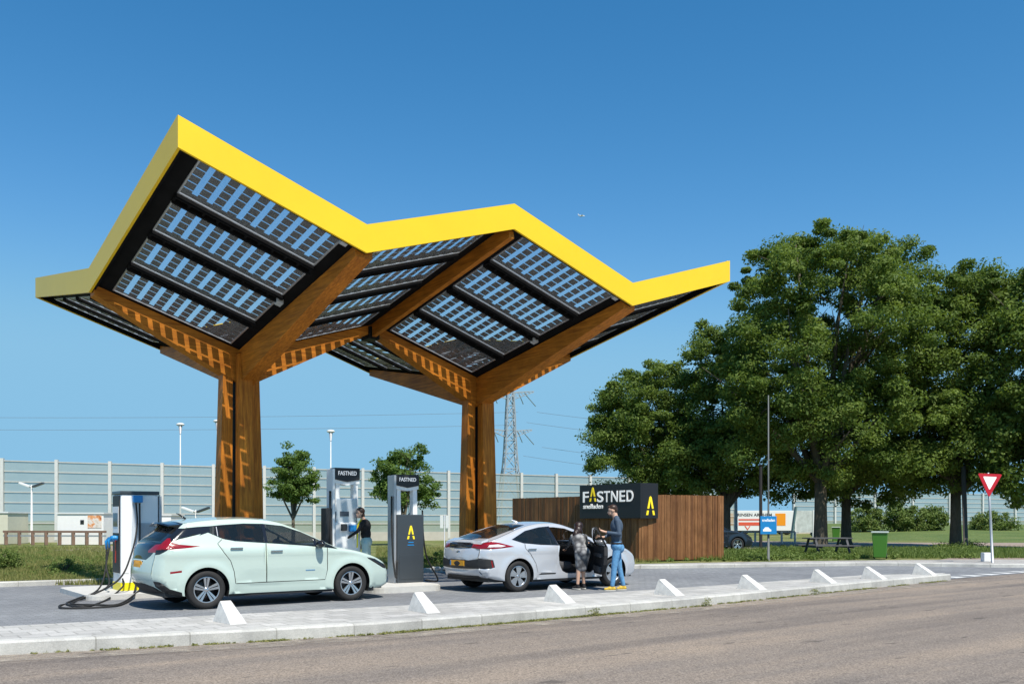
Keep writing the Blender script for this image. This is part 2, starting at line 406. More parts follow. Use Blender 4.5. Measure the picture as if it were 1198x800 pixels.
# fascia: yellow outside, black lining inside
sx = [S0-HA, S0, S0+HA, S0+2*HA, S0+3*HA]; hz = [H2, H1, H2, H1, H2]
def fascia(pts, nrm, nm, mm, th0, th1, drop):
    """pts: list of (x,y,ztop); panel thick from th0 to th1 inward along -nrm"""
    bm = bmesh.new(); N = Vector(nrm)
    for (a, b_) in zip(pts, pts[1:]):
        a, b_ = Vector(a), Vector(b_)
        q = []
        for e in (a, b_):
            for th in (th0, th1):
                for dz in (0, -drop): q.append(bm.verts.new(e - N*th + Vector((0, 0, dz))))
        for f in ((0, 1, 5, 4), (2, 6, 7, 3), (0, 4, 6, 2), (1, 3, 7, 5), (0, 2, 3, 1), (4, 5, 7, 6)): bm.faces.new([q[i] for i in f])
    bmesh.ops.remove_doubles(bm, verts=bm.verts, dist=1e-4)
    bmesh.ops.recalc_face_normals(bm, faces=bm.faces)
    return obj(nm, bm, mm, can, world=True)
yF, yB = T0-HB, T0+HB; xL, xR = S0-HA, S0+3*HA
for (pts, n_) in (([(x, yF, z) for x, z in zip(sx, hz)], (0, -1, 0)), ([(x, yB, z) for x, z in zip(sx, hz)], (0, 1, 0)),
                  ([(xL, yF+.052, H2-.001), (xL, T0, H1), (xL, yB-.052, H2-.001)], (-1, 0, 0)), ([(xR, yF+.052, H2-.001), (xR, T0, H1), (xR, yB-.052, H2-.001)], (1, 0, 0))):
    fascia(pts, n_, 'fascia', YEL, 0, .05, FD)
    inn = [(min(max(p[0], xL+.06), xR-.06), min(max(p[1], yF+.06), yB-.06), p[2]-.03) for p in pts]
    fascia(inn, n_, 'fascia_lining', SOFF, 0, .04, FD-.034)
OFF = .36   # depth of the panel plane below the roof edge
def facet(c, sgs, sgt):
    """one quarter of a column's roof: black frame strips and four rows of see-through solar panels"""
    def P(u, v, dz=0):     # u along s from column (0..HA), v along t (0..HB)
        s, t = c+sgs*u, T0+sgt*v
        return Vector((s, t, roofz(s, t, c)-OFF+dz))
    def slab(bm, u0, u1, v0, v1, th, dz=0, mi=0):
        q = [bm.verts.new(P(u, v, dz+z_)) for z_ in (-th/2, th/2) for u, v in ((u0, v0), (u1, v0), (u1, v1), (u0, v1))]
        for f in ((3, 2, 1, 0), (4, 5, 6, 7), (0, 1, 5, 4), (1, 2, 6, 5), (2, 3, 7, 6), (3, 0, 4, 7)): bm.faces.new([q[i] for i in f]).material_index = mi
    u0, u1 = .37, HA-.40
    v0, v1 = .27, HB-.22
    nr = 4; gap = .30; ph = (v1-v0-gap*(nr-1))/nr
    bm = bmesh.new()
    edge_u = .02 if (c+sgs*HA in (xL, xR)) else 0
    slab(bm, .02, u0-.002, .02, HB-.06, .05, .03); slab(bm, u1+.002, HA-.001-(.09 if edge_u else 0), .02, HB-.10, .05, .03)
    slab(bm, u0-.02, u1+.02, .02, v0-.002, .05, .0315); slab(bm, u0-.02, u1+.02, v1+.002, HB-.10, .05, .0315)
    for k in range(nr-1):
        a = v0 + (k+1)*ph + k*gap
        slab(bm, u0-.02, u1+.02, a+.002, a+gap-.002, .04, .09)
        slab(bm, u0-.02, u1+.02, a+.04, a+.08, .15, .0); slab(bm, u0-.02, u1+.02, a+gap-.08, a+gap-.04, .15, .0)
        for j in range(11):       # stub brackets under the rail
            uu = u0 + j*(u1-u0)/10
            slab(bm, uu-.02, uu+.02, a+.09, a+gap-.09, .10, .0)
    obj('soffit_frame', bm, SOFF, can, world=True)
    for k in range(nr):
        a = v0 + k*(ph+gap)
        bm = bmesh.new(); fm = bmesh.new()
        th = .03
        for (x0_, x1_, y0_, y1_) in ((u0, u1, a, a+.028), (u0, u1, a+ph-.028, a+ph), (u0, u0+.028, a+.028, a+ph-.028), (u1-.028, u1, a+.028, a+ph-.028)):
            slab(fm, x0_, x1_, y0_, y1_, .024, 0)
        nc = 10; cwid = .152; cw = (u1-u0-.066-cwid)/(nc-1); ncr = 5; ch = (ph-.066)/ncr
        for i in range(nc):
            for j in range(ncr):
                ua = u0+.033+i*cw; va = a+.033+j*ch
                slab(bm, ua, ua+cwid, va+.018, va+ch-.018, .008, 0, 0)
        g = bmesh.new()
        q = [bm.verts.new(P(u, v, -.008)) for u, v in ((u0+.03, a+.03), (u1-.03, a+.03), (u1-.03, a+ph-.03), (u0+.03, a+ph-.03))]
        g.free()
        bm.faces.new(q).material_index = 1
        p_ = obj('solar_panel', bm, [CELL, PGLASS], can, world=True)
        obj('panel_frame', fm, ALU, p_, world=True)
        if sgs > 0 or True:
            if k in (1, 3) and sgt < 0:
                jb = bmesh.new(); slab(jb, .30, .42, a+ph-.02, a+ph+.16, .08, -.05); obj('junction_box', jb, GREYC, can, world=True)
for c in cols:
    for a_ in (-1, 1):
        for b_ in (-1, 1): facet(c, a_, b_)
# beams: deep at the column, slim at the edge
BWD = .34
def taper_beam(c, dx, dy, mm):
    L = HA-.07 if dx else HB-.12
    zr = lambda q_: H0 + (H1-H0)*q_/(HA if dx else HB) - OFF + .02
    bm = bmesh.new(); rows = []
    N_ = 14
    for k in range(N_+1):
        q_ = .12 + (L-.12)*k/N_; f = k/N_
        top = zr(q_); bot = top - (.56*(1-f)**1.0 + .20)
        rows.append([bm.verts.new(v_) for v_ in ((c+dx*q_ + dy*BWD/2, T0+dy*q_ + dx*BWD/2, top), (c+dx*q_ - dy*BWD/2, T0+dy*q_ - dx*BWD/2, top),
                                               (c+dx*q_ - dy*BWD/2, T0+dy*q_ - dx*BWD/2, bot), (c+dx*q_ + dy*BWD/2, T0+dy*q_ + dx*BWD/2, bot))])
    for a, b_ in zip(rows, rows[1:]):
        for k in range(4): bm.faces.new((a[k], a[(k+1) % 4], b_[(k+1) % 4], b_[k]))
    bm.faces.new(rows[0]); bm.faces.new(rows[-1][::-1])
    bmesh.ops.recalc_face_normals(bm, faces=bm.faces)
    obj('beam', bm, mm, can, world=True)
for c in cols:
    for dx, dy in ((1, 0), (-1, 0), (0, 1), (0, -1)): taper_beam(c, dx, dy, WOODX if dx else WOODY)
# ridge beams between the columns' roofs
for sgn in (-1, 1):
    bm = bmesh.new(); c = S0+HA
    beam(bm, (c, T0+sgn*.15, H1-OFF-.13), (c, T0+sgn*(HB-.12), H2-OFF-.13), .12, .34); obj('ridge_beam', bm, WOODY, can, world=True)
bm = bmesh.new()
beam(bm, (S0+HA, T0-.2, H1-OFF-.2), (S0+HA, T0+.2, H1-OFF-.2), .3, .3); obj('node_plate', bm, BLACK, can, world=True)
# columns: four tapering timber legs round a dark core
for c in (cols[0]-.09, cols[1]+.02):
    bm = bmesh.new()
    for dx, dy in ((1, 0), (-1, 0), (0, 1), (0, -1)):
        rows = []
        for z, inner, outer, w in ((0.0, .225, .53, .33), (2.0, .215, .50, .32), (H0-OFF-.55, .20, .42, .30), (H0-OFF-.05, .19, .37, .30)):
            q = []
            for a, b_ in ((inner, -w/2), (outer, -w/2), (outer, w/2), (inner, w/2)):
                q.append(bm.verts.new((c + dx*a - dy*b_, T0 + dy*a + dx*b_, z)))
            rows.append(q)
        for a, b_ in zip(rows, rows[1:]):
            for k in range(4): bm.faces.new((a[k], a[(k+1) % 4], b_[(k+1) % 4], b_[k]))
        bm.faces.new(rows[0][::-1]); bm.faces.new(rows[-1])
    bmesh.ops.recalc_face_normals(bm, faces=bm.faces)
    o = obj('column', bm, WOODV, can, world=True)
    obj('column_core', boxm(c-.13, c+.13, T0-.13, T0+.13, 0, H0-OFF), BLACK, o, world=True)

# ------------------------------------------------------------------ logo glyph (two feet road-like A)
def logo_A(bm, x0, y0, w, h, th=.012):
    """A made of two broad strokes over two short feet; in the xy plane"""
    def quad(pts):
        prism(bm, [(x0+px_*w, y0+py_*h) for px_, py_ in pts], 0, th)
    quad([(.50, 1.0), (.62, .94), (.86, .34), (.66, .34), (.50, .76), (.34, .34), (.14, .34), (.38, .94)])
    quad([(.10, .24), (.30, .24), (.22, 0), (.0, 0)]); quad([(.70, .24), (.90, .24), (1.0, 0), (.78, 0)])

def put(me_or_bm, M):
    if isinstance(me_or_bm, bmesh.types.BMesh): bmesh.ops.transform(me_or_bm, matrix=M, verts=me_or_bm.verts)
    else: me_or_bm.transform(M)
    return me_or_bm
def face_neg_y(x, y, z): return Matrix.Translation((x, y, z)) @ Matrix.Rotation(R(90), 4, 'X')                      # text reads from -y side
def face_neg_x(x, y, z): return Matrix.Translation((x, y, z)) @ Matrix.Rotation(R(-90), 4, 'Z') @ Matrix.Rotation(R(90), 4, 'X')   # reads from -x side, runs towards -y

# ------------------------------------------------------------------ timber fence + sign
WP = []
for i, (ca, cb) in enumerate((((.13, .055, .022), (.26, .12, .05)), ((.17, .075, .03), (.31, .15, .065)), ((.10, .042, .018), (.20, .09, .04)))):
    WP.append(wood('fence_board_tone', ca, cb, (14, 14, .8)))
def board_wall(bm, p, q, z0, z1, th=.03, bw=.10):
    p, q = Vector((*p, 0)), Vector((*q, 0)); L = (q-p).length; d = (q-p)/L; n = Vector((d.y, -d.x, 0))
    k = 0; x = 0
    while x < L-.01:
        w = min(bw*random.uniform(.8, 1.15), L-x); pr = random.uniform(0, .022)
        a, b_ = p+d*x, p+d*(x+w-.008)
        vs = []
        for z in (z0, z1+random.uniform(-.006, .006)):
            vs += [bm.verts.new(e + n*o_ + Vector((0, 0, z))) for e, o_ in ((a, pr), (b_, pr), (b_, -th), (a, -th))]
        mi = random.choice((0, 0, 1, 1, 2))
        for f in ((3, 2, 1, 0), (4, 5, 6, 7), (0, 1, 5, 4), (1, 2, 6, 5), (2, 3, 7, 6), (3, 0, 4, 7)): bm.faces.new([vs[i] for i in f]).material_index = mi
        x += w
fen = thing('timber_enclosure', 'brown vertical board fence enclosure carrying a black sign', 'fence', (25.3, 25, 0))
FC, FR, FL = (23.42, 23.35), (27.35, 22.75), (23.5, 31.0)
FH = 2.42
for nm, p, q in (('board_wall', FL, FC), ('board_wall', FC, FR), ('board_wall', FR, (28.2, 30.4)), ('board_wall', (28.2, 30.4), FL)):
    bm = bmesh.new(); board_wall(bm, p, q, .03, FH); obj(nm, bm, WP, fen, world=True)
    bm = bmesh.new(); v = (Vector(q)-Vector(p)).normalized(); nn = Vector((-v.y, v.x))*.06
    for z in (.35, 1.2, 2.1): beam(bm, (p[0]+nn.x, p[1]+nn.y, z), (q[0]+nn.x, q[1]+nn.y, z), .05, .07)
    obj('fence_rail', bm, WP[0], fen, world=True)
sg = thing('station_sign', 'black wraparound sign with white FASTNED lettering on timber fence corner', 'sign', (23.3, 23.3, 1.56))
SX, SY, SZ0, SZ1 = 23.27, 23.12, 1.56, 2.83
obj('sign_panel', boxm(SX, SX+.1, SY, 26.4, SZ0, SZ1, bev=.004), SIGNB, sg, world=True)
obj('side_panel', boxm(SX+.102, 24.17, SY, SY+.1, SZ0, SZ1, bev=.004), SIGNB, sg, world=True)
# letters run from far (y=26.4) to near along -y
def letters(s, ya, yb, z0, z1, mm, nm='lettering', shear=0, offset=0):
    me = fit_text(s, ya-yb, z1-z0, ext=.008, shear=shear, offset=offset); put(me, face_neg_x(SX-.012, ya, z0)); return obj(nm, me, mm, sg, world=True)
def ypx(px):   # y on the plane x=SX seen at pixel column px
    k = (px-CXP)/FPX; return (SX*RT[0]-k*SX*FW[0])/(k*FW[1]-RT[1])
for ch, a, b_ in (('F', 682.3, 688.8), ('S', 698.8, 706), ('T', 706.8, 713.6), ('N', 715.2, 723), ('E', 725, 731.4), ('D', 733.3, 741.2)):
    letters(ch, ypx(a), ypx(b_), 2.17, 2.58, SIGNW, 'letter', offset=.012)
bm = bmesh.new(); logo_A(bm, 0, 0, ypx(689.8)-ypx(697.6), .54, .012); put(bm, face_neg_x(SX-.004, ypx(689.8), 2.20)); obj('logo', bm, SIGNY, sg, world=True)
letters('snelladen', ypx(682.6), ypx(705.6), 1.93, 2.11, SIGNW, 'letter', offset=.008)
bm = bmesh.new(); logo_A(bm, 0, 0, .44, .68, .012); put(bm, face_neg_y(23.55, SY-.004, 1.68)); obj('logo', bm, SIGNY, sg, world=True)

# ------------------------------------------------------------------ chargers
def islabm(x0, x1, y0, y1, z1, r=.3):
    pts = []
    for cx_, cy_, a0 in ((x1-r, y0+r, -90), (x1-r, y1-r, 0), (x0+r, y1-r, 90), (x0+r, y0+r, 180)):
        for k in range(7): a = R(a0+k*15); pts.append((cx_+r*math.cos(a), cy_+r*math.sin(a)))
    bm = bmesh.new(); prism(bm, pts, -.02, z1)
    te = [e for e in bm.edges if all(abs(v_.co.z-z1) < 1e-5 for v_ in e.verts)]
    bmesh.ops.bevel(bm, geom=te, offset=.02, segments=2, affect='EDGES'); return bm
struct('charger_island', islabm(3.9, 5.6, 18.2, 21.0, .09), CONC)
struct('charger_island', islabm(8.95, 10.62, 16.35, 21.2, .12, .35), CONC)

c1 = thing('rapid_charger', 'white and grey charger with yellow base and two pairs of looping cables', 'charger', (4.7, 19.1, .09))
bm = bmesh.new(); box(bm, 0, .72, 0, .62, .0, 1.92, bev=.03); obj('cabinet', bm, WHITEG, c1)
obj('yellow_skirt', put(boxm(-.006, .726, -.006, .626, .0, .16, bev=.004), Matrix()), YELP, c1)
bm = bmesh.new(); prism(bm, [(.25, .16), (.732, .16), (.732, .30), (.5, .19)], 0, .006); put(bm, face_neg_y(0, -.003, 0)); obj('yellow_swoosh', bm, YELP, c1)
bm = bmesh.new(); box(bm, -.02, .74, -.02, .64, 1.922, 1.99, bev=.015); obj('top_cap', bm, DGREY, c1)
bm = bmesh.new(); prism(bm, [(.34, .34), (.60, .34), (.68, 1.35), (.30, 1.35)], 0, .006)
for k in range(12):
    x = .345+k*.027; prism(bm, [(x, .36), (x+.008, .36), (x+.008+.002*k, 1.33), (x+.002*k, 1.33)], .006, .016)
put(bm, face_neg_y(0, -.003, 0)); obj('vent_grille', bm, GREYC, c1)
bm = bmesh.new(); prism(bm, [(.0, .35), (.12, .35), (.19, 1.88), (.0, 1.88)], 0, .006); put(bm, face_neg_y(.03, -.003, 0)); obj('white_trim', bm, WHITEG, c1)
bm = bmesh.new(); prism(bm, [(.17, .30), (.33, .30), (.29, 1.88), (.23, 1.88)], 0, .005); put(bm, face_neg_y(0, -.002, 0)); obj('painted_shade_strip', bm, mat('shaded_white_panel', (.62, .67, .72), .35), c1)  # pale blue strip paints shade onto the white cabinet front
obj('end_panel', boxm(.745, .80, .03, .60, .0, 1.90, bev=.008), GREYC, c1)
obj('side_panel', boxm(-.022, -.003, .06, .56, .35, 1.9, bev=.004), DARKG, c1)
s_ = obj('screen', boxm(-.034, -.023, .14, .48, 1.28, 1.55), mat('screen_glass', (.05, .06, .08), .08), c1)
obj('screen_surround', boxm(-.029, -.0225, .09, .53, 1.15, 1.68), WHITEG, c1)
obj('red_stripe', boxm(-.030, -.0225, .30, .36, .55, 1.05), REDP, c1)
def connector(par, x, y, z, d=(-1, 0, 0), nm='connector'):
    bm = bmesh.new(); dv = Vector(d).normalized(); p = Vector((x, y, z))
    tube(bm, [p, p+dv*.06, p+dv*.12], [.045, .055, .045], 10); tube(bm, [p+dv*.1+Vector((0, 0, .03)), p+dv*.16+Vector((0, 0, -.04)), p+dv*.15+Vector((0, 0, -.20))], [.03, .028, .02], 8)
    return obj(nm, bm, BLUEP, par, smooth=True)
connector(c1, -.02, .20, 1.05); connector(c1, -.02, .42, 1.02)
hs = obj('holster', boxm(.21, .40, -.09, -.008, 1.76, 1.9, bev=.02), BLUEP, c1)
cb = c1.location
def cable(par, pts, r=.017):
    return obj('cable', tubem(curve_pts(pts), r, 8), RUBBER, par, world=True, smooth=True)
A_ = Vector(cb)
cable(c1, [A_+Vector((.27, -.06, 1.75)), A_+Vector((.27, -.14, 1.3)), A_+Vector((.10, -.38, .75)), A_+Vector((-.25, -.75, .25)), G(92, 702), G(70, 708, .02), G(80, 711, .02), G(130, 709, .02), G(150, 703, .02), A_+Vector((.1, -.6, .02)), A_+Vector((.25, -.22, .35)), A_+Vector((.33, -.10, 1.0)), A_+Vector((.34, -.06, 1.75))])
cable(c1, [A_+Vector((-.17, .20, .87)), A_+Vector((-.25, .1, .5)), A_+Vector((-.32, -.3, .12)), G(90, 700, .03), G(78, 706, .02), G(100, 709, .02), G(125, 701, .02), A_+Vector((.0, -.15, .1)), A_+Vector((.02, -.04, .25))])
cable(c1, [A_+Vector((-.17, .42, .84)), A_+Vector((-.22, .3, .4)), A_+Vector((-.45, -.1, .05)), G(88, 703, .02), G(84, 706, .02), G(112, 707, .02), G(140, 706, .02), A_+Vector((.2, -.5, .02)), A_+Vector((.36, -.12, .12))])

def tall_charger(loc, label, dark):
    c = thing('tall_charger', label, 'charger', loc, R(-2), 'tall framed chargers on the island')
    W, D, H = .56, .36, 2.38
    zc = 1.50
    if dark:
        obj('cabinet', boxm(0, .66, -.02, D, 0, zc, bev=.015), DGREY, c)
        bm = bmesh.new(); logo_A(bm, 0, 0, .19, .30, .006); put(bm, face_neg_y(.24, -.021, .96)); obj('logo', bm, SIGNY, c)
        # small blue connector names under the logo
        for k, (a, b_) in enumerate(((.27, .40), (.25, .41))):
            obj('blue_marking', boxm(a, b_, -.026, -.022, .88-.06*k, .90-.06*k), BLUEP, c)
        obj('door_panel', boxm(.05, .61, -.027, -.021, .08, .62, bev=.002), DGREY, c)
    else:
        obj('cabinet', boxm(0, W, -.02, D, 0, zc-.25, bev=.02), WHITEG, c)
        obj('control_panel', boxm(.04, W-.04, .05, D-.02, zc-.26, zc+.25, bev=.02), mat('pale_metal_panel', (.55, .60, .64), .25, metal=.3), c)
        obj('screen', boxm(.12, .32, .035, .049, zc-.12, zc-.02), mat('screen_glass', (.05, .06, .08), .08), c)
        obj('connector', boxm(.10, .22, -.10, -.02, zc-.42, zc-.28, bev=.02), DARKG, c)
        obj('connector', boxm(.28, .42, -.12, -.02, zc-.44, zc-.30, bev=.02), BLUEP, c)
        obj('side_fin', boxm(-.20, -.06, .05, .30, .1, 1.55, bev=.02), DARKG, c)
    # white open frame
    bm = bmesh.new()
    for x0 in (.02, W-.13):
        prism(bm, [(x0, zc-.02), (x0+.11, zc-.02), (x0+.10, H-.24), (x0+.01, H-.24)], 0, .16, M=Matrix.Translation((0, .22, 0)) @ Matrix.Rotation(R(90), 4, 'X'))
    prism(bm, [(.0, H-.32), (.28, H-.36), (W, H-.32), (W, H-.2), (0, H-.2)], 0, .20, M=Matrix.Translation((0, .24, 0)) @ Matrix.Rotation(R(90), 4, 'X'))
    obj('frame', bm, WHITEG, c)
    bm = bmesh.new(); prism(bm, [(.0, H-.24), (.28, H-.29), (W, H-.24), (W, H), (0, H)], 0, .25, M=Matrix.Translation((0, .27, 0)) @ Matrix.Rotation(R(90), 4, 'X'))
    hd = obj('header', bm, DARKG, c)
    me = fit_text('FASTNED', W*.74, .085, ext=.004, offset=.01); put(me, face_neg_y(.07, .016, H-.15)); obj('lettering', me, SIGNW, hd)
    obj('side_post', boxm(-.055, -.003, .02, D-.02, 0, H-.02, bev=.01), ALU if dark else WHITEG, c)
    obj('cable', tubem(curve_pts([(-.08, .1, 1.9), (-.10, .05, 1.2), (-.09, .0, .5), (-.05, -.06, .12), (.0, -.02, .5)]), .02), RUBBER, c, smooth=True)
    if dark: obj('cable', tubem(curve_pts([(.69, .1, 1.6), (.72, .1, 1.0), (.85, .15, .5), (1.15, .2, .02), (1.0, .5, .0)]), .02), RUBBER, c, smooth=True)
    return c
tall_charger((9.98, 17.35, .12), 'dark grey cabinet with white open frame right of the woman in black', True)
tall_charger((8.88, 18.1, .12), 'white framed tall charger left of the woman in black', False).scale = (1.05, 1.05, 1.06)

# ------------------------------------------------------------------ cars
def in_poly(p, poly):
    x, y = p; c = False; j = len(poly)-1
    for i in range(len(poly)):
        xi, yi = poly[i]; xj, yj = poly[j]
        if (yi > y) != (yj > y) and x < (xj-xi)*(y-yi)/(yj-yi)+xi: c = not c
        j = i
    return c
def arc_pts(cx, cz, r, a0, a1, n=18):
    return [(cx+r*math.cos(R(a0+(a1-a0)*k/n)), cz+r*math.sin(R(a0+(a1-a0)*k/n))) for k in range(n+1)]
def buffer_line(pts, w):
    L, Rr = offset_line(pts, w/2), offset_line(pts, -w/2); return L+Rr[::-1]
def cdt_regions(outline, regions, grid_pts, holes=True):
    vs, es = [], []
    def addpoly(pl):
        b0 = len(vs); n = len(pl); vs.extend(Vector(p) for p in pl); es.extend((b0+i, b0+(i+1) % n) for i in range(n))
    addpoly(outline)
    for nm, pl in regions: addpoly(pl)
    vs.extend(Vector(p) for p in grid_pts)
    V, E_, F, *_ = delaunay_2d_cdt(vs, es, [], 0, 1e-4)
    out = {}
    for f in F:
        c = ((V[f[0]].x+V[f[1]].x+V[f[2]].x)/3, (V[f[0]].y+V[f[1]].y+V[f[2]].y)/3)
        if not in_poly(c, outline): continue
        r_ = 'body'
        for nm, pl in regions:
            if in_poly(c, pl): r_ = nm
        if r_ is None or r_ == 'hole': continue
        out.setdefault(r_, []).append(f)
    return V, out

CGLASS = glass_mat('tinted_car_glass', (.012, .018, .022), .66, .03)[0]
CBLACK = mat('gloss_black_trim', (.012, .012, .014), .15, coat=.5)
CTRIM = mat('matt_black_trim', (.02, .02, .021), .6)
CSEAM = mat('panel_gap', (.006, .006, .006), .9)
CRED = mat('red_tail_lens', (.24, .004, .008), .15, coat=.6)
CCLEAR = mat('clear_lens', (.65, .66, .68), .12, coat=1)
CCHROME = mat('chrome', (.7, .7, .7), .12, metal=1)
CPLATE = mat('orange_yellow_plate', (.78, .36, .015), .5)
RIM = mat('machined_rim', (.62, .63, .65), .25, metal=.85)
RIMD = mat('dark_rim_backing', (.02, .02, .022), .4)
TYRE = mat('tyre_rubber', (.022, .021, .021), .8, noise=.2, nscale=30)

def wheel(par, x, y, z, r, near, spokes, steer=0, fat=False):
    """near=True: rim faces -y"""
    s = -1 if near else 1
    w = .205
    bm = bmesh.new(); lathe(bm, [(r*.66, -.075), (r*.70, -.10), (r*.90, -.103), (r*.975, -.085), (r, -.05), (r, .05), (r*.975, .085), (r*.90, .103), (r*.70, .10), (r*.66, .075)], 40, 'Y', closed=True)
    for k in range(40):     # tread blocks give the tyre an edge
        pass
    wh = bpy.data.objects.new('wheel', None)
    bm2 = bmesh.new(); ring = lathe(bm2, [(.001, .0), (r*.62, .0), (r*.66, .03), (r*.66, .09)], 36, 'Y')
    wh = obj('wheel', bm2, RIMD, par, smooth=False)
    wh.location = (x, y, z); wh.rotation_euler = (0, 0, (0 if near else math.pi)+steer)
    obj('tyre', bm, TYRE, wh, smooth=True)
    rb = bmesh.new()
    lathe(rb, [(r*.63, -.085), (r*.69, -.092), (r*.70, -.08), (r*.655, -.06), (r*.64, -.02), (r*.63, -.085)], 40, 'Y')
    n = 5
    for k in range(n):
        a = 2*math.pi*k/n + .3
        M = Matrix.Rotation(-a, 4, 'Y')
        if not fat:
            for o_ in (-1, 1):
                pl = [(r*.10, o_*.003), (r*.12, o_*.026), (r*.645, o_*.056), (r*.65, o_*.010)]
                q = [(p[0], p[1]) for p in (pl if o_ > 0 else pl[::-1])]
                va = [rb.verts.new(M @ Vector((p[0], -.068-.015*(p[0] > r*.3), p[1]))) for p in q]; vb = [rb.verts.new(M @ Vector((p[0], -.035, p[1]))) for p in q]
                rb.faces.new(va); rb.faces.new(vb[::-1])
                for i in range(4): rb.faces.new((va[i], vb[i], vb[(i+1) % 4], va[(i+1) % 4]))
        else:
            q = [(r*.06, -.03), (r*.30, -.065), (r*.64, -.105), (r*.64, .06), (r*.3, .035), (r*.06, .03)]
            va = [rb.verts.new(M @ Vector((p[0], -.072, p[1]))) for p in q]; vb = [rb.verts.new(M @ Vector((p[0], -.04, p[1]))) for p in q]
            rb.faces.new(va); rb.faces.new(vb[::-1])
            for i in range(6): rb.faces.new((va[i], vb[i], vb[(i+1) % 6], va[(i+1) % 6]))
    lathe(rb, [(.0005, -.078), (r*.10, -.076), (r*.14, -.06), (r*.14, -.03)], 20, 'Y')
    bmesh.ops.recalc_face_normals(rb, faces=rb.faces)
    obj('rim', rb, RIM, wh)
    return wh

def build_car(root, S):
    top = S['top']; L0 = S['half']
    tv = [Vector(p) for p in top]
    cum = [0]
    for a, b_ in zip(tv, tv[1:]): cum.append(cum[-1]+(b_-a).length)
    TL = cum[-1]
    def at(s):
        s = min(max(s, 0), TL)
        for i in range(len(tv)-1):
            if s <= cum[i+1]+1e-9:
                f = (s-cum[i])/(cum[i+1]-cum[i]) if cum[i+1] > cum[i] else 0; return tv[i].lerp(tv[i+1], f), i
        return tv[-1], len(tv)-2
    def arc(x, z):
        best = (9, 0)
        for i in range(len(tv)-1):
            d = tv[i+1]-tv[i]; t = max(0, min(1, (Vector((x, z))-tv[i]).dot(d)/d.length_squared)); q = tv[i]+d*t; e = (Vector((x, z))-q).length
            if e < best[0]: best = (e, cum[i]+t*d.length)
        return best[1]
    bnp = np.array(top)
    def dist_top(x, z):
        a = bnp[:-1]; d = bnp[1:]-a; p = np.array([x, z]); t = np.clip(((p-a)*d).sum(1)/np.maximum((d*d).sum(1), 1e-12), 0, 1)
        q = a+d*t[:, None]; e = np.hypot(*(q-p).T); i = int(e.argmin()); return float(e[i]), cum[i]+float(t[i])*(cum[i+1]-cum[i])
    def rad(s):
        # bigger corner radius at nose and tail
        p, i = at(s); d = tv[i+1]-tv[i]; d.normalize(); vert = abs(d.y)
        return .05 + .10*max(0, (vert-.55)/.45)*(1 if (p.x < 0 or p.x > 2.8) else 0)
    wc = (0.0, S['wb']); wr = S['wr']
    def W(x, z):
        w = L0
        f = S['front'] ; rr = S['rear']
        if x > 2.75: w -= .16*((x-2.75)/(f-2.75))**2.2
        if x < -.25: w -= .12*(((-.25)-x)/(-.25-rr))**2.0
        if z > S['belt']: w -= (z-S['belt'])*S['tumble'] + .02*min(1, (z-S['belt'])/.05)
        if z < .5: w -= .05*((.5-z)/.3)**1.5 * (0.4 if min(abs(x-wc[0]), abs(x-wc[1])) < .5 else 1)
        if .2 < x-.0 < 2.5 and z < S['belt']:
            g = min(1, min(x-.45, 2.3-x)/.3) if .45 < x < 2.3 else 0
            w -= .020*g*math.exp(-((z-.47)/.13)**2)
        for c in wc:
            q = math.hypot(x-c, z-wr); w += .016*math.exp(-((q-(wr+.09))/.07)**2)
        if z < S['belt']: w += .012*math.exp(-((z-(S['belt']-.10))/.05)**2)
        return w
    def side_y(x, z):
        d, s = dist_top(x, z); r_ = rad(s); w = W(x, z)
        if d < r_: w -= r_*(1-d/r_)**2
        return w
    bottom = []
    zf, zr = S['top'][-1][1], S['top'][0][1]; zs = S['sill']; ar = wr+.055
    def arch(cx):
        a = math.degrees(math.asin((zs-wr)/ar)); return arc_pts(cx, wr, ar, a, 180-a, 26)
    bottom = arch(wc[1]) + [(1.9, zs), (1.2, zs), (.8, zs)] + arch(wc[0])
    outline = list(top)+bottom
    ow = outline
    grid = []
    xs = np.arange(S['rear'], S['front'], .05); zs_ = np.arange(.2, 1.6, .045)
    for x in xs:
        for z in zs_:
            if in_poly((x, z), outline) and dist_top(x, z)[0] > .07: grid.append((float(x), float(z)))
    for dd in (.012, .028, .05, .08, .12, .16):
        for s in np.arange(.03, TL-.03, .035):
            p, i = at(s); t = (tv[i+1]-tv[i]).normalized(); n = Vector((t.y, -t.x)); q = p+n*dd
            if in_poly(q, outline) and dist_top(q.x, q.y)[0] > dd*.7: grid.append((q.x, q.y))
    bodybm = bmesh.new(); parts = {}
    def emit(V, F, mp, key, flip):
        bm = bodybm if key == 'body' else parts.setdefault(key, bmesh.new()); idx = {}
        for f in F:
            q = []
            for i in f:
                if i not in idx: idx[i] = bm.verts.new(mp(V[i]))
                q.append(idx[i])
            if len(set(q)) < 3: continue
            try: bm.faces.new(q if not flip else q[::-1]).smooth = True
            except ValueError: pass
    for sgn, extra in ((-1, S.get('near_regions', [])), (1, S.get('far_regions', []))):
        V, out = cdt_regions(outline, S['side_regions']+extra, grid)
        cache = {}
        for key, F in out.items():
            k2 = key if key == 'body' else (key, 'near' if sgn < 0 else 'far')
            emit(V, F, lambda p: Vector((p.x, sgn*side_y(p.x, p.y), p.y)), k2, sgn > 0)
    # band over the top from tail to nose
    def wband(s):
        p, i = at(s); return max(.05, W(p.x, p.y)-rad(s))
    def crown(s):
        p, i = at(s); d = (tv[i+1]-tv[i]).normalized()
        return .035 + .05*abs(d.y)
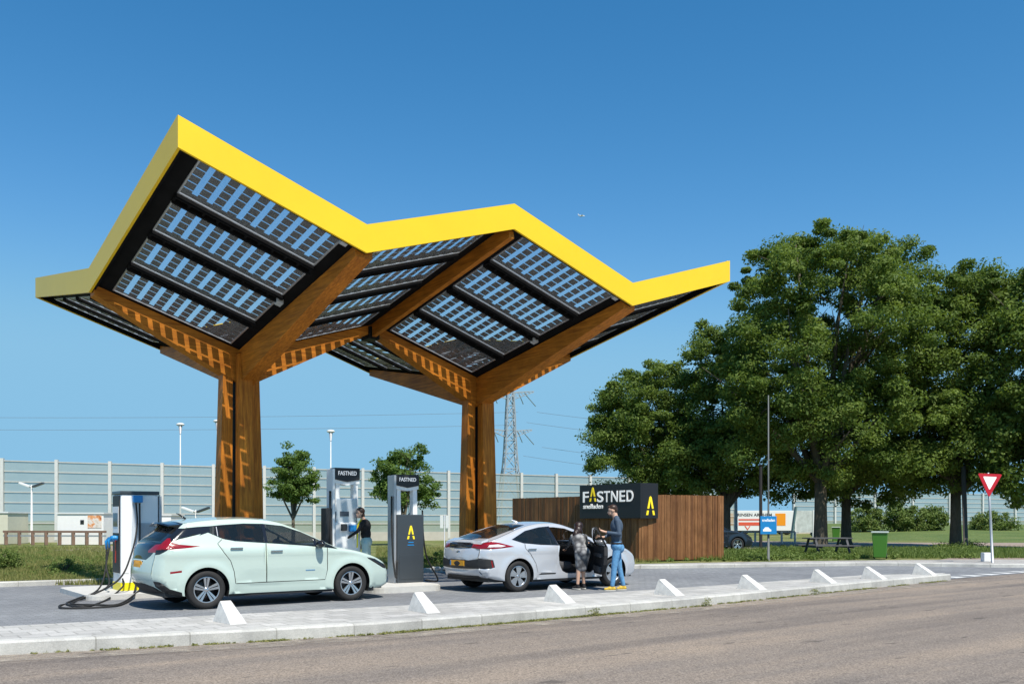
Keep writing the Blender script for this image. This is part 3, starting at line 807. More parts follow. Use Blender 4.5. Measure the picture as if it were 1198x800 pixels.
    def bmap(p):
        s, v = p.x, max(-1, min(1, p.y)); q, i = at(s)
        a, _ = at(s-.03); b_, _ = at(s+.03); t = (b_-a); t.normalize(); n = Vector((-t.y, t.x)); c = crown(s)*(1-v*v)
        return Vector((q.x+n.x*c, v*wband(s), q.y+n.y*c))
    bo = [(s, -1) for s in cum] + [(s, 1) for s in cum[::-1]]
    bg = [(float(s), float(v)) for s in np.arange(.03, TL-.03, .045) for v in np.linspace(-.965, .965, 21)]
    regs = []
    for nm, pl in S['band_regions']:
        regs.append((nm, [(arc(a[0], a[1]) if isinstance(a, tuple) else a, v) for a, v in pl]))
    V, out = cdt_regions(bo, regs, bg)
    for key, F in out.items(): emit(V, F, bmap, key if key == 'body' else (key, 'band'), True)
    bmesh.ops.remove_doubles(bodybm, verts=bodybm.verts, dist=2e-3)
    body = obj('body', bodybm, S['paint'], root, smooth=True)
    M = S['mats']
    made = {}
    for (key, where), bm in parts.items():
        nm = {'windshield': 'windshield', 'rear_glass': 'rear_window', 'glass_f': 'window', 'glass_r': 'window', 'door_f': 'door', 'door_r': 'door', 'tail': 'taillight', 'head': 'headlight', 'plate': 'number_plate', 'tail_b': 'taillight', 'head_b': 'headlight', 'quarter_b': 'quarter_glass'}.get(key, key)
        bmesh.ops.remove_doubles(bm, verts=bm.verts, dist=5e-4)
        made[(key, where)] = obj(nm, bm, M[key], root, smooth=True)
    for (key, where), o in made.items():
        if key in ('glass_f', 'glass_r') and ('door_'+key[-1], where) in made: o.parent = made[('door_'+key[-1], where)]
    # underside and wheel wells
    bm = bmesh.new()
    box(bm, S['rear']+.18, wc[0]-wr-.06, -L0+.14, L0-.14, .22, .5); box(bm, wc[0]-wr-.1, wc[1]+wr+.1, -L0+.28, L0-.28, .2, .5); box(bm, wc[0]+wr+.05, wc[1]-wr-.05, -L0+.055, L0-.055, .19, .30)
    box(bm, wc[1]+wr+.06, S['front']-.2, -L0+.16, L0-.16, .2, .5)
    for c in wc:
        for s in (-1, 1):
            ys = [s*(L0-.035), s*(L0-.33)]
            A = [[bm.verts.new((x, y, z)) for x, z in arc_pts(c, wr, wr+.06, -12, 192, 18)] for y in ys]
            for k in range(18): bm.faces.new((A[0][k], A[0][k+1], A[1][k+1], A[1][k]))
            bm.faces.new(A[1])
    obj('underbody', bm, CTRIM, root)
    for c in wc:
        for s in (-1, 1): wheel(root, c, s*(L0-.115), wr, wr, s < 0, 5, S.get('steer', 0) if c else 0, S.get('fat', False))
    S['side_y'] = side_y; S['bmap'] = bmap; S['arc'] = arc; S['made'] = made; S['W'] = W
    return body
def mirror(root, x, y, z, s, shell):
    bm = bmesh.new(); bmesh.ops.create_uvsphere(bm, u_segments=16, v_segments=10, radius=1)
    bmesh.ops.transform(bm, matrix=Matrix.Translation((x, y+s*.10, z)) @ Matrix.Diagonal((.075, .115, .07, 1)), verts=bm.verts)
    for f in bm.faces: f.smooth = True
    o = obj('mirror', bm, shell, root)
    bm = bmesh.new(); tube(bm, [(x+.06, y-s*.03, z-.06), (x+.02, y+s*.08, z-.04)], [.03, .022], 8); obj('mirror_stalk', bm, CBLACK, o)
def handle(par, x, y, z, s, mm):
    bm = bmesh.new(); box(bm, x-.11, x+.11, y-.012 if s > 0 else y-.03, y+.03 if s > 0 else y+.012, z-.014, z+.016, bev=.01); obj('handle', bm, mm, par)

# pale green hatchback
PAINT1 = mat('pale_mint_car_paint', (.53, .635, .57), .32, coat=1.0, noise=.01)
leaf_top = [(-.50, .26), (-.68, .31)] + smoothline([(-.78, .40), (-.835, .56), (-.82, .74), (-.79, .88), (-.77, 1.0), (-.70, 1.10), (-.52, 1.26), (-.33, 1.42)], 4)[:-1] + \
    smoothline([(-.30, 1.445), (0, 1.485), (.4, 1.515), (.8, 1.52), (1.15, 1.495), (1.42, 1.44), (1.8, 1.285), (2.15, 1.115), (2.38, 1.005)], 4)[:-1] + \
    smoothline([(2.38, 1.0), (2.7, .945), (3.05, .86), (3.32, .755), (3.50, .64), (3.60, .50), (3.61, .38), (3.56, .28)], 4) + [(3.40, .21), (3.2, .20)]
def leafspec():
    dlo = [(-.10, 1.235), (.06, 1.285), (.17, 1.235), (.30, 1.175), (.5, 1.135), (.9, 1.105), (1.3, 1.075), (1.8, 1.035), (2.2, .995), (2.42, .965), (2.30, 1.03), (2.06, 1.145), (1.75, 1.285), (1.42, 1.395), (1.05, 1.435), (.7, 1.44), (.3, 1.415), (.1, 1.395)]
    blackc = [(-.80, 1.06), (-.62, 1.10), (-.45, 1.175), (-.10, 1.255), (.06, 1.295), (.2, 1.22), (.18, 1.40), (-.1, 1.385), (-.34, 1.36), (-.42, 1.36), (-.72, 1.2)]
    gr = [(.235, 1.20), (.34, 1.165), (.9, 1.115), (1.03, 1.108), (1.03, 1.425), (.7, 1.43), (.3, 1.405), (.235, 1.395)]
    qg = [(.10, 1.28), (.20, 1.225), (.20, 1.39), (.10, 1.38)]
    gf = [(1.085, 1.10), (1.8, 1.045), (1.95, 1.035), (1.95, 1.19), (1.74, 1.28), (1.41, 1.385), (1.085, 1.425)]
    q2 = [(2.0, 1.03), (2.34, .985), (2.28, 1.03), (2.0, 1.165)]
    door_f = [(1.06, .42), (2.16, .42), (2.20, .60), (2.20, .995), (1.8, 1.03), (1.06, 1.09)]
    door_r = [(.50, .42), (1.045, .42), (1.045, 1.095), (.5, 1.13), (.30, 1.17), (.2, 1.10), (.28, .95), (.40, .80), (.46, .62)]
    tail = [(-.10, 1.06), (-.45, 1.095), (-.56, 1.13), (-.56, 1.20), (-.66, 1.19), (-.86, 1.08), (-.86, 1.0), (-.62, 1.01), (-.3, 1.035)]
    head = [(3.02, .80), (3.2, .77), (3.42, .665), (3.60, .60), (3.6, .56), (3.40, .585), (3.2, .69), (3.05, .77)]
    refl = [(-.60, .645), (-.42, .665), (-.42, .63), (-.60, .61)]
    return dict(top=leaf_top, half=.895, front=3.61, rear=-.84, wb=2.70, wr=.325, belt=1.02, tumble=.48, sill=.235, paint=PAINT1,
        side_regions=[('door_r', door_r), ('door_f', door_f), ('seam', buffer_line([(1.052, 1.09), (1.052, .41)], .014)),
            ('seam', buffer_line([(2.20, 1.0), (2.205, .6), (2.165, .415), (.50, .412)], .013)), ('seam', buffer_line([(.49, .41), (.46, .62), (.40, .80), (.28, .95), (.195, 1.10), (.28, 1.17)], .012)),
            ('black_pillar', blackc), ('black_pillar', [(-.9, .90), (-.74, .93), (-.64, 1.0), (-.62, 1.10), (-.9, 1.16)]), ('window_trim', dlo), ('glass_r', gr), ('quarter_glass', qg), ('glass_f', gf), ('quarter_b', q2), ('tail', tail), ('head', head), ('reflector', refl),
            ('lower_trim', [(-.9, .2), (-.4, .2), (-.42, .30), (-.60, .36), (-.75, .48), (-.9, .5)])],
        band_regions=[('black_pillar', [((-.70, 1.10), -1), ((-.30, 1.43), -1), ((-.30, 1.43), 1), ((-.70, 1.10), 1)]), ('rear_glass', [((-.67, 1.13), -.86), ((-.36, 1.40), -.80), ((-.36, 1.40), .80), ((-.67, 1.13), .86)]),
            ('black_tailgate', [((-.79, .90), -.80), ((-.78, 1.0), -1), ((-.68, 1.12), -1), ((-.68, 1.12), 1), ((-.78, 1.0), 1), ((-.79, .90), .80), ((-.80, .82), .60), ((-.80, .82), -.60)]),
            ('tail', [((-.785, .96), -1), ((-.70, 1.10), -1), ((-.72, 1.07), -.80), ((-.78, .98), -.62), ((-.785, .95), -.64)]),
            ('tail_b', [((-.785, .96), 1), ((-.70, 1.10), 1), ((-.72, 1.07), .80), ((-.78, .98), .62), ((-.785, .95), .64)]),
            ('plate', [((-.815, .69), -.34), ((-.80, .80), -.34), ((-.80, .80), .34), ((-.815, .69), .34)]),
            ('lower_trim', [(0.0, -1), ((-.78, .40), -.92), ((-.81, .46), -.5), ((-.81, .46), .5), ((-.78, .40), .92), (0.0, 1)]),
            ('windshield', [((1.46, 1.425), -.90), ((2.34, 1.02), -.93), ((2.34, 1.02), .93), ((1.46, 1.425), .90)]),
            ('head', [((3.30, .765), -1), ((3.44, .69), -.74), ((3.52, .60), -.78), ((3.56, .56), -1)]), ('head_b', [((3.30, .765), 1), ((3.44, .69), .74), ((3.52, .60), .78), ((3.56, .56), 1)]),
            ('grille', [((3.45, .68), -.34), ((3.60, .50), -.42), ((3.60, .35), -.3), ((3.60, .35), .3), ((3.60, .50), .42), ((3.45, .68), .34)])],
        mats=dict(door_f=PAINT1, door_r=PAINT1, seam=CSEAM, black_pillar=CBLACK, window_trim=CBLACK, glass_f=CGLASS, glass_r=CGLASS, quarter_glass=CGLASS, quarter_b=CGLASS, tail_b=CRED, head_b=CBLACK, tail=CRED, head=CBLACK, reflector=CRED, lower_trim=CTRIM,
            rear_glass=CGLASS, black_tailgate=CBLACK, plate=CPLATE, windshield=CGLASS, grille=CBLACK))
def hatch_cabin(root):
    bm = bmesh.new(); box(bm, -.3, 2.5, -.74, .74, .50, .52)
    for s in (-1, 1): box(bm, .2, 2.2, s*.76-.02, s*.76+.02, .5, .96)
    box(bm, -.1, 1.35, -.50, .50, 1.425, 1.435); box(bm, 1.95, 2.25, -.68, .68, .60, .90, bev=.05); box(bm, -.5, -.2, -.66, .66, .5, .95)
    obj('cabin_lining', bm, CAB, root)
    for x, y in ((1.05, -.38), (1.05, .38), (.22, -.36), (.22, .36)):
        bm = bmesh.new(); box(bm, x, x+.5, y-.25, y+.25, .52, .66, bev=.06)
        box(bm, -.06, .06, -.24, .24, 0, .56, bev=.055, M=Matrix.Translation((x+.05, y, .62)) @ Matrix.Rotation(R(-20), 4, 'Y'))
        box(bm, -.05, .05, -.12, .12, .59, .76, bev=.04, M=Matrix.Translation((x+.05, y, .62)) @ Matrix.Rotation(R(-16), 4, 'Y'))
        obj('seat', bm, SEATM, root)
    bm = bmesh.new(); tube(bm, [(1.80+.05*math.sin(a), .38+.18*math.cos(a), .93+.17*math.sin(a)) for a in np.linspace(0, 2*math.pi, 25)], .015, 8, caps=False); obj('steering_wheel', bm, CAB, root, smooth=True)
CAB = mat('dark_cabin_trim', (.022, .022, .024), .7)
SEATM = mat('grey_seat_fabric', (.075, .075, .08), .85)
def finish_leaf(root, S, PAINT):
    sy = S['side_y']; mk = S['made']; hatch_cabin(root)
    for s, w in ((-1, 'near'), (1, 'far')):
        handle(mk[('door_f', w)], 1.22, s*sy(1.22, .955), .955, s, CCHROME); handle(mk[('door_r', w)], .36 if 0 else .50, s*sy(.5, 1.02), 1.015, s, CCHROME)
        mirror(root, 2.02, s*(sy(2.02, 1.0)), 1.065, s, CBLACK)
        # mudflap ahead of the front bumper edge
        obj('air_deflector', boxm(3.08, 3.20, s*.74-.07, s*.74+.07, .16, .24), CTRIM, root)
        bm = bmesh.new(); beam(bm, (.215, s*(sy(.215, 1.22)+.004), 1.225), (.215, s*(sy(.215, 1.38)+.004), 1.385), .004, .012, up=Vector((1, 0, 0))); obj('chrome_strip', bm, ALU, root)
    # tiny emblem text strip on the door is plain
    obj('door_emblem', boxm(1.78, 1.96, -sy(1.85, .60)-.004, -sy(1.85, .60)+.01, .592, .606), mat('emblem_blue', (.1, .25, .45), .4), mk[('door_f', 'near')])
    # roof spoiler over the tail glass
    bm = bmesh.new()
    secs = []
    for y in np.linspace(-.56, .56, 11):
        e = abs(y)/.56; zz = 1.452 - .05*e*e; x0 = -.60+.06*e*e
        secs.append([bm.verts.new((x_, float(y), z_)) for x_, z_ in ((x0, zz-.012), (x0+.02, zz+.010), (-.25, zz+.028), (.05, zz+.046), (.05, zz-.03), (-.25, zz-.045))])
    for a, b_ in zip(secs, secs[1:]):
        for k in range(6): bm.faces.new((a[k], a[(k+1) % 6], b_[(k+1) % 6], b_[k]))
    bm.faces.new(secs[0]); bm.faces.new(secs[-1][::-1]); bmesh.ops.recalc_face_normals(bm, faces=bm.faces)
    obj('spoiler', bm, CBLACK, root)
    obj('plate_frame', boxm(-.88, -.80, -.29, .29, .665, .82, bev=.01), CBLACK, root)
    pl = obj('plate_face', boxm(-.892, -.881, -.26, .26, .685, .80, bev=.003), CPLATE, root)
    obj('blue_strip', boxm(-.894, -.8915, .225, .26, .69, .795), BLUEP, pl)
    obj('wiper', tubem([(-.66, .1, 1.20), (-.52, -.32, 1.33)], .012, 6), CTRIM, root)
    bm = bmesh.new()
    for k in (-1, 1): box(bm, -.80, -.77, k*.3-.14, k*.3+.14, .50, .56)
    bm2 = bmesh.new(); tube(bm2, [(-.08, 0, 1.52), (-.20, 0, 1.60), (-.24, 0, 1.615)], [.02, .012, .006], 6); obj('antenna', bm2, CBLACK, root); bm.free()

car1 = thing('parked_car', 'pale mint green hatchback with black pillars parked at the left chargers', 'car', (5.13, 16.17, 0), R(.3), 'electric cars at the chargers')
S = leafspec(); build_car(car1, S); finish_leaf(car1, S, PAINT1)

# silver fastback with its side door open
PAINT2 = mat('silver_car_paint', (.60, .62, .66), .26, metal=.25, coat=1.0)
ion_top = [(-.55, .27), (-.74, .31)] + smoothline([(-.84, .42), (-.88, .56), (-.865, .74), (-.84, .86), (-.82, .96), (-.80, 1.015)], 4)[:-1] + \
    smoothline([(-.78, 1.03), (-.5, 1.10), (-.1, 1.225), (.3, 1.345), (.7, 1.415), (1.05, 1.43), (1.35, 1.405), (1.75, 1.28), (2.1, 1.12), (2.42, .985)], 4)[:-1] + \
    smoothline([(2.42, .98), (2.8, .925), (3.1, .85), (3.36, .75), (3.50, .64), (3.58, .50), (3.57, .36), (3.52, .28)], 4) + [(3.36, .21), (3.2, .20)]
opening = [(1.10, .93), (1.07, .75), (1.10, .55), (1.19, .40), (1.33, .335), (2.00, .335), (2.12, .42), (2.17, .60), (2.185, .93), (2.05, 1.055), (1.75, 1.20), (1.42, 1.315), (1.12, 1.345), (.99, 1.345)]
io_gr = [(-.06, 1.085), (.2, 1.02), (.6, .985), (1.02, .965), (.90, 1.335), (.6, 1.315), (.3, 1.245), (.05, 1.15)]
io_door_r = [(.50, .40), (1.03, .37), (1.045, .75), (1.06, .955), (.6, .98), (.2, 1.01), (.17, .90), (.30, .78), (.44, .58)]
io_gf = [(1.12, .965), (2.05, .93), (2.13, .955), (1.75, 1.17), (1.42, 1.30), (1.02, 1.34)]
io_dlo = [(-.13, 1.09), (.15, 1.01), (.6, .97), (1.3, .945), (2.2, .915), (2.30, .93), (2.08, 1.06), (1.75, 1.21), (1.42, 1.33), (1.1, 1.365), (.7, 1.345), (.3, 1.27)]
io_tail = [(-.9, .90), (-.60, .905), (-.12, .945), (-.45, 1.03), (-.62, 1.055), (-.9, 1.0)]
S2 = dict(top=ion_top, half=.91, front=3.58, rear=-.88, wb=2.70, wr=.325, belt=.94, tumble=.56, sill=.24, paint=PAINT2, fat=True,
    side_regions=[('tail', io_tail), ('tail_inner', [(-.75, .935), (-.45, .945), (-.33, .965), (-.5, 1.0), (-.7, .985)]),
        ('lower_trim', [(-.95, .50), (-.70, .50), (-.60, .53), (-.64, .68), (-.75, .70), (-.95, .70)]), ('red_reflector', [(-.66, .52), (-.63, .53), (-.665, .67), (-.69, .67)]),
        ('sill_trim', [(.52, .335), (1.0, .335), (1.02, .365), (.60, .372)])],
    near_regions=[('door_r', io_door_r), ('seam', buffer_line([(.50, .39), (.44, .58), (.30, .78), (.165, .90), (.19, 1.01)], .012)), ('window_trim', io_dlo[:3]+[(1.13, .95), (1.0, 1.365)]+io_dlo[-2:]), ('glass_r', io_gr), ('hole', opening)],
    far_regions=[('door_r', io_door_r), ('door_f', [(1.07, .38), (2.05, .38), (2.18, .6), (2.2, .93), (1.07, .955)]), ('window_trim', io_dlo), ('glass_r', io_gr), ('glass_f', io_gf)],
    band_regions=[('rear_glass', [((-.74, 1.04), -.80), ((.45, 1.38), -.84), ((.45, 1.38), .84), ((-.74, 1.04), .80)]),
        ('tail', [((-.83, .90), -1), ((-.81, 1.0), -1), ((-.815, .99), -.70), ((-.83, .91), -.62)]), ('tail_b', [((-.83, .90), 1), ((-.81, 1.0), 1), ((-.815, .99), .70), ((-.83, .91), .62)]),
        ('black_panel', [((-.83, .905), -.62), ((-.81, 1.0), -.70), ((-.81, 1.0), .70), ((-.83, .905), .62)]),
        ('lower_trim', [((-.87, .50), -1), ((-.865, .70), -1), ((-.87, .66), -.6), ((-.87, .66), .6), ((-.865, .70), 1), ((-.87, .50), 1)]),
        ('lower_trim', [(0.0, -1), ((-.80, .36), -.8), ((-.80, .36), .8), (0.0, 1)]),
        ('windshield', [((1.42, 1.39), -.90), ((2.38, 1.0), -.93), ((2.38, 1.0), .93), ((1.42, 1.39), .90)]),
        ('head', [((3.20, .82), -1), ((3.38, .74), -.70), ((3.48, .66), -.75), ((3.50, .62), -1)]), ('head_b', [((3.20, .82), 1), ((3.38, .74), .70), ((3.48, .66), .75), ((3.50, .62), 1)]),
        ('grille', [((3.45, .69), -.45), ((3.58, .48), -.42), ((3.58, .48), .42), ((3.45, .69), .45)])],
    mats=dict(door_f=PAINT2, door_r=PAINT2, seam=CSEAM, window_trim=CBLACK, glass_f=CGLASS, glass_r=CGLASS, tail_b=CRED, head_b=CCLEAR, tail=CRED, tail_inner=CCLEAR, red_reflector=CRED, sill_trim=CTRIM, lower_trim=CTRIM,
        rear_glass=CGLASS, black_panel=CBLACK, windshield=CGLASS, head=CCLEAR, grille=CBLACK))
car2 = thing('parked_car', 'silver fastback with its side door wide open beside the man in jeans', 'car', (11.57, 15.93, 0), R(-.2), 'electric cars at the chargers')
build_car(car2, S2)
sy = S2['side_y']
for s, w in ((-1, 'near'), (1, 'far')): handle(S2['made'][('door_r', w)], .33, s*sy(.33, .89), .885, s, CCHROME)
mirror(car2, 2.08, .86, 1.0, 1, PAINT2)
obj('plate_frame', boxm(-.95, -.87, -.30, .30, .525, .675, bev=.01), CBLACK, car2)
pl = obj('plate_face', boxm(-.962, -.951, -.26, .26, .545, .655, bev=.003), CPLATE, car2)
obj('blue_strip', boxm(-.964, -.9615, .225, .26, .55, .65), BLUEP, pl)
bm = bmesh.new(); lathe(bm, [(.001, -.012), (.055, -.01), (.06, 0)], 20, 'Y'); bmesh.ops.transform(bm, matrix=Matrix.Translation((-.925, 0, .82)) @ Matrix.Rotation(R(-90), 4, 'Z') @ Matrix.Diagonal((1.2, 1, .7, 1)), verts=bm.verts); obj('emblem', bm, CCHROME, car2, smooth=True)
bm = bmesh.new()
secs = [[bm.verts.new((x_, float(y), z_)) for x_, z_ in ((-.865+.07*(y/.62)**2, 1.035), (-.85+.07*(y/.62)**2, 1.06), (-.60, 1.115), (-.62, 1.08))] for y in np.linspace(-.64, .64, 11)]
for a, b_ in zip(secs, secs[1:]):
    for k in range(4): bm.faces.new((a[k], a[(k+1) % 4], b_[(k+1) % 4], b_[k]))
bm.faces.new(secs[0]); bm.faces.new(secs[-1][::-1]); bmesh.ops.recalc_face_normals(bm, faces=bm.faces); obj('lip_spoiler', bm, PAINT2, car2)
obj('antenna', tubem([(.62, 0, 1.44), (.50, 0, 1.49), (.46, 0, 1.50)], [.035, .02, .006], 8), PAINT2, car2)
# cabin seen through the open side
bm = bmesh.new()
box(bm, .9, 2.6, -.80, .80, .30, .33); box(bm, .3, 2.4, .70, .74, .33, .95); box(bm, .5, 1.4, -.52, .52, 1.36, 1.375); box(bm, 2.2, 2.25, -.78, .78, .33, .9); box(bm, .86, .90, -.78, .78, .3, .9)
obj('cabin_lining', bm, CAB, car2)
bm = bmesh.new(); box(bm, 1.98, 2.25, -.70, .70, .68, .93, bev=.05); obj('dashboard', bm, CAB, car2)
for y in (-.40, .40):
    bm = bmesh.new(); box(bm, 1.15, 1.68, y-.25, y+.25, .42, .58, bev=.06)
    box(bm, -.07, .07, -.25, .25, 0, .62, bev=.06, M=Matrix.Translation((1.22, y, .52)) @ Matrix.Rotation(R(-22), 4, 'Y'))
    box(bm, -.05, .05, -.12, .12, .66, .84, bev=.04, M=Matrix.Translation((1.22, y, .52)) @ Matrix.Rotation(R(-18), 4, 'Y'))
    obj('seat', bm, SEATM, car2, smooth=False)
bm = bmesh.new(); ring = [(1.86+.04*math.sin(a), .40+.18*math.cos(a), .86+.18*math.sin(a)) for a in np.linspace(0, 2*math.pi, 25)]
tube(bm, ring, .016, 8, caps=False); tube(bm, [(1.86, .24, .86), (1.88, .56, .86)], .02, 8); obj('steering_wheel', bm, CAB, car2, smooth=True)
bm = bmesh.new(); box(bm, 1.15, 2.05, -.86, -.74, .30, .345, bev=.01); obj('door_sill', bm, ALU, car2)
# the open door: outer skin, inner trim, glass frame; built closed, swung on its front hinge
hx, hy = 2.17, -.90
dr_out = [(1.09, .93), (1.065, .75), (1.10, .55), (1.19, .40), (1.33, .33), (2.00, .33), (2.12, .42), (2.17, .60), (2.18, .93)]
fr_out = [(1.11, .93), (1.0, 1.35), (1.12, 1.35), (1.42, 1.32), (1.75, 1.205), (2.05, 1.06), (2.17, .93)]
fr_in = [(1.15, .95), (1.06, 1.31), (1.14, 1.31), (1.41, 1.285), (1.73, 1.175), (2.00, 1.05), (2.09, .95)]
dg = [(float(x), float(z)) for x in np.arange(1.12, 2.15, .08) for z in np.arange(.4, .92, .08)]
dg = [p for p in dg if in_poly(p, dr_out)]
Wd = lambda x, z: S2['W'](x, z)
V, out = cdt_regions(dr_out, [], dg)
def skin(Fs, V, off):
    bm = bmesh.new(); vv = [bm.verts.new((p.x, -(Wd(p.x, p.y)-off), p.y)) for p in V]
    for f in Fs: bm.faces.new([vv[i] for i in f]).smooth = True
    for v_ in [v_ for v_ in bm.verts if not v_.link_faces]: bm.verts.remove(v_)
    return bm
def solid(poly, o0, o1, inner=None):
    """closed slab following the side, from inward offset o0 to o1"""
    bm = bmesh.new(); n = len(poly)
    A = [bm.verts.new((x, -(Wd(x, z)-o0), z)) for x, z in poly]; B = [bm.verts.new((x, -(Wd(x, z)-o1), z)) for x, z in poly]
    if inner is None:
        bm.faces.new(A); bm.faces.new(B[::-1])
    for i in range(n): bm.faces.new((A[i], A[(i+1) % n], B[(i+1) % n], B[i]))
    if inner:
        C_ = [bm.verts.new((x, -(Wd(x, z)-o0), z)) for x, z in inner]; D_ = [bm.verts.new((x, -(Wd(x, z)-o1), z)) for x, z in inner]; m_ = len(inner)
        assert m_ == n
        for i in range(n):
            j = (i+1) % n
            bm.faces.new((A[i], A[j], C_[j], C_[i])); bm.faces.new((B[j], B[i], D_[i], D_[j])); bm.faces.new((C_[i], C_[j], D_[j], D_[i]))
    bmesh.ops.recalc_face_normals(bm, faces=bm.faces); return bm
dM = Matrix.Translation((hx, hy, 0)) @ Matrix.Rotation(R(60), 4, 'Z') @ Matrix.Translation((-hx, -hy, 0))
def dput(bm): bmesh.ops.transform(bm, matrix=dM, verts=bm.verts); return bm
door = obj('door', dput(skin(out['body'], V, 0)), PAINT2, car2, smooth=True); door['label'] = 'open side door with black inner trim'
obj('inner_trim', dput(solid(dr_out, .006, .075)), CAB, door)
obj('window_frame', dput(solid(fr_out, .0, .035, fr_in)), CBLACK, door)
obj('window', dput(solid(fr_in, .014, .02)), glass_mat('door_glass', (.03, .05, .05), .45, .05)[0], door)
obj('armrest', dput(solid([(1.25, .70), (1.9, .72), (1.9, .78), (1.25, .78)], .076, .13)), SEATM, door)
obj('door_pocket', dput(solid([(1.3, .38), (1.95, .40), (1.95, .52), (1.3, .50)], .076, .115)), SEATM, door)
bm = bmesh.new(); bmesh.ops.create_uvsphere(bm, u_segments=16, v_segments=10, radius=1)
bmesh.ops.transform(bm, matrix=Matrix.Translation((2.05, -.98, 1.0)) @ Matrix.Diagonal((.075, .12, .07, 1)), verts=bm.verts); obj('mirror', dput(bm), PAINT2, door, smooth=True)

# dark car half hidden behind the fence
PAINT3 = mat('dark_blue_car_paint', (.012, .018, .032), .25, coat=1.0)
Sd = leafspec(); Sd['paint'] = PAINT3
for k in ('door_f', 'door_r'): Sd['mats'][k] = PAINT3
p = PZ(874, 643, 44.5)
ang = CAMROT + R(12)
car3 = thing('parked_car', 'dark blue car half hidden behind the right end of the timber fence', 'car', (p.x-3.62*math.cos(ang), p.y-3.62*math.sin(ang), 0), ang)
build_car(car3, Sd); hatch_cabin(car3)

# ------------------------------------------------------------------ people
def tcap(bm, p, q, r1, r2, n=14):
    p, q = Vector(p), Vector(q); d = q-p; L = max(d.length, 1e-5); d /= L; u, w = frame_from(d)
    rings = []
    for c, r_, sg_, ks in ((p, r1, -1, (80, 50, 20)), (q, r2, 1, (20, 50, 80))):
        for a in ks:
            rings.append([bm.verts.new(c + d*(sg_*r_*math.sin(R(a))) + (u*math.cos(2*math.pi*k/n)+w*math.sin(2*math.pi*k/n))*r_*math.cos(R(a))) for k in range(n)])
    for a, b_ in zip(rings, rings[1:]):
        for k in range(n): bm.faces.new((a[k], a[(k+1) % n], b_[(k+1) % n], b_[k]))
    bm.faces.new(rings[0][::-1]); bm.faces.new(rings[-1])
def ell(bm, c, r_, rot=None, n=18):
    g = bmesh.ops.create_uvsphere(bm, u_segments=n, v_segments=12, radius=1)
    M = Matrix.Translation(c) @ (rot.to_4x4() if rot else Matrix()) @ Matrix.Diagonal((*r_, 1))
    bmesh.ops.transform(bm, matrix=M, verts=g['verts'])
def remesh(bm, vox, smooth=3):
    me = bpy.data.meshes.new('t'); bm.to_mesh(me); bm.free(); o = bpy.data.objects.new('t', me); col.objects.link(o)
    md = o.modifiers.new('r', 'REMESH'); md.mode = 'VOXEL'; md.voxel_size = vox; md.use_smooth_shade = True
    s_ = o.modifiers.new('s', 'SMOOTH'); s_.factor = .5; s_.iterations = smooth
    dg = bpy.context.evaluated_depsgraph_get(); r_ = bpy.data.meshes.new_from_object(o.evaluated_get(dg)); bpy.data.objects.remove(o); return r_
def person(label, loc, rz, prims, mats, vox=.012):
    """prims: ('c', p, q, r1, r2, mat) capsules or ('e', centre, radii, mat, rot) ellipsoids -> one continuous body mesh"""
    root = thing('person', label, 'person', loc, rz)
    bm = bmesh.new()
    for pr in prims:
        if pr[0] == 'c': tcap(bm, *pr[1:5])
        else: ell(bm, pr[1], pr[2], pr[4] if len(pr) > 4 else None)
    bmesh.ops.recalc_face_normals(bm, faces=bm.faces)
    me = remesh(bm, vox)
    n = len(me.polygons); ctr = np.empty(n*3, np.float32); me.polygons.foreach_get('center', ctr); ctr = ctr.reshape(-1, 3)
    best = np.full(n, 1e9); mi = np.zeros(n, np.int32)
    for pr in prims:
        if pr[0] == 'c':
            p, q = np.array(pr[1]), np.array(pr[2]); d = q-p; t = np.clip(((ctr-p)@d)/max(d@d, 1e-9), 0, 1)
            dist = np.linalg.norm(ctr-(p+t[:, None]*d), axis=1) - (pr[3]+(pr[4]-pr[3])*t); k = pr[5]
        else:
            v = ctr-np.array(pr[1])
            if len(pr) > 4: v = v @ np.array(pr[4])
            r_ = np.array(pr[2]); l_ = np.linalg.norm(v/r_, axis=1); dist = (l_-1)*r_.min(); k = pr[3]
        better = dist < best; best[better] = dist[better]; mi[better] = k
    me.materials.clear()
    for m_ in mats: me.materials.append(m_)
    me.polygons.foreach_set('material_index', mi); me.polygons.foreach_set('use_smooth', [True]*n)
    o = bpy.data.objects.new('body', me); col.objects.link(o); o.parent = root
    return root
def hand(prims, w, dirv, mi, curl=.5, side=1, s=1.0):
    """palm, four unequal bent fingers and a thumb; w wrist, dirv pointing direction"""
    w = Vector(w); d = Vector(dirv).normalized(); u, v = frame_from(d)
    pc = w+d*.045*s
    prims.append(('c', tuple(w), tuple(w+d*.07*s), .026*s, .030*s, mi))
    for k, (o_, L) in enumerate(((-.030, .072), (-.010, .082), (.011, .076), (.030, .060))):
        a = w+d*.078*s+u*o_*s; b_ = a+(d-v*side*curl*.6).normalized()*L*.5*s; c = b_+(d*.5-v*side*(curl*1.6)).normalized()*L*.5*s
        prims.append(('c', tuple(a), tuple(b_), .0105*s, .0095*s, mi)); prims.append(('c', tuple(b_), tuple(c), .0095*s, .008*s, mi))
    a = w+d*.025*s+u*.028*s; b_ = a+(d*.7+u*.6-v*side*.3).normalized()*.04*s; c = b_+(d*.9-v*side*.5).normalized()*.03*s
    prims.append(('c', tuple(a), tuple(b_), .0125*s, .011*s, mi)); prims.append(('c', tuple(b_), tuple(c), .011*s, .009*s, mi))
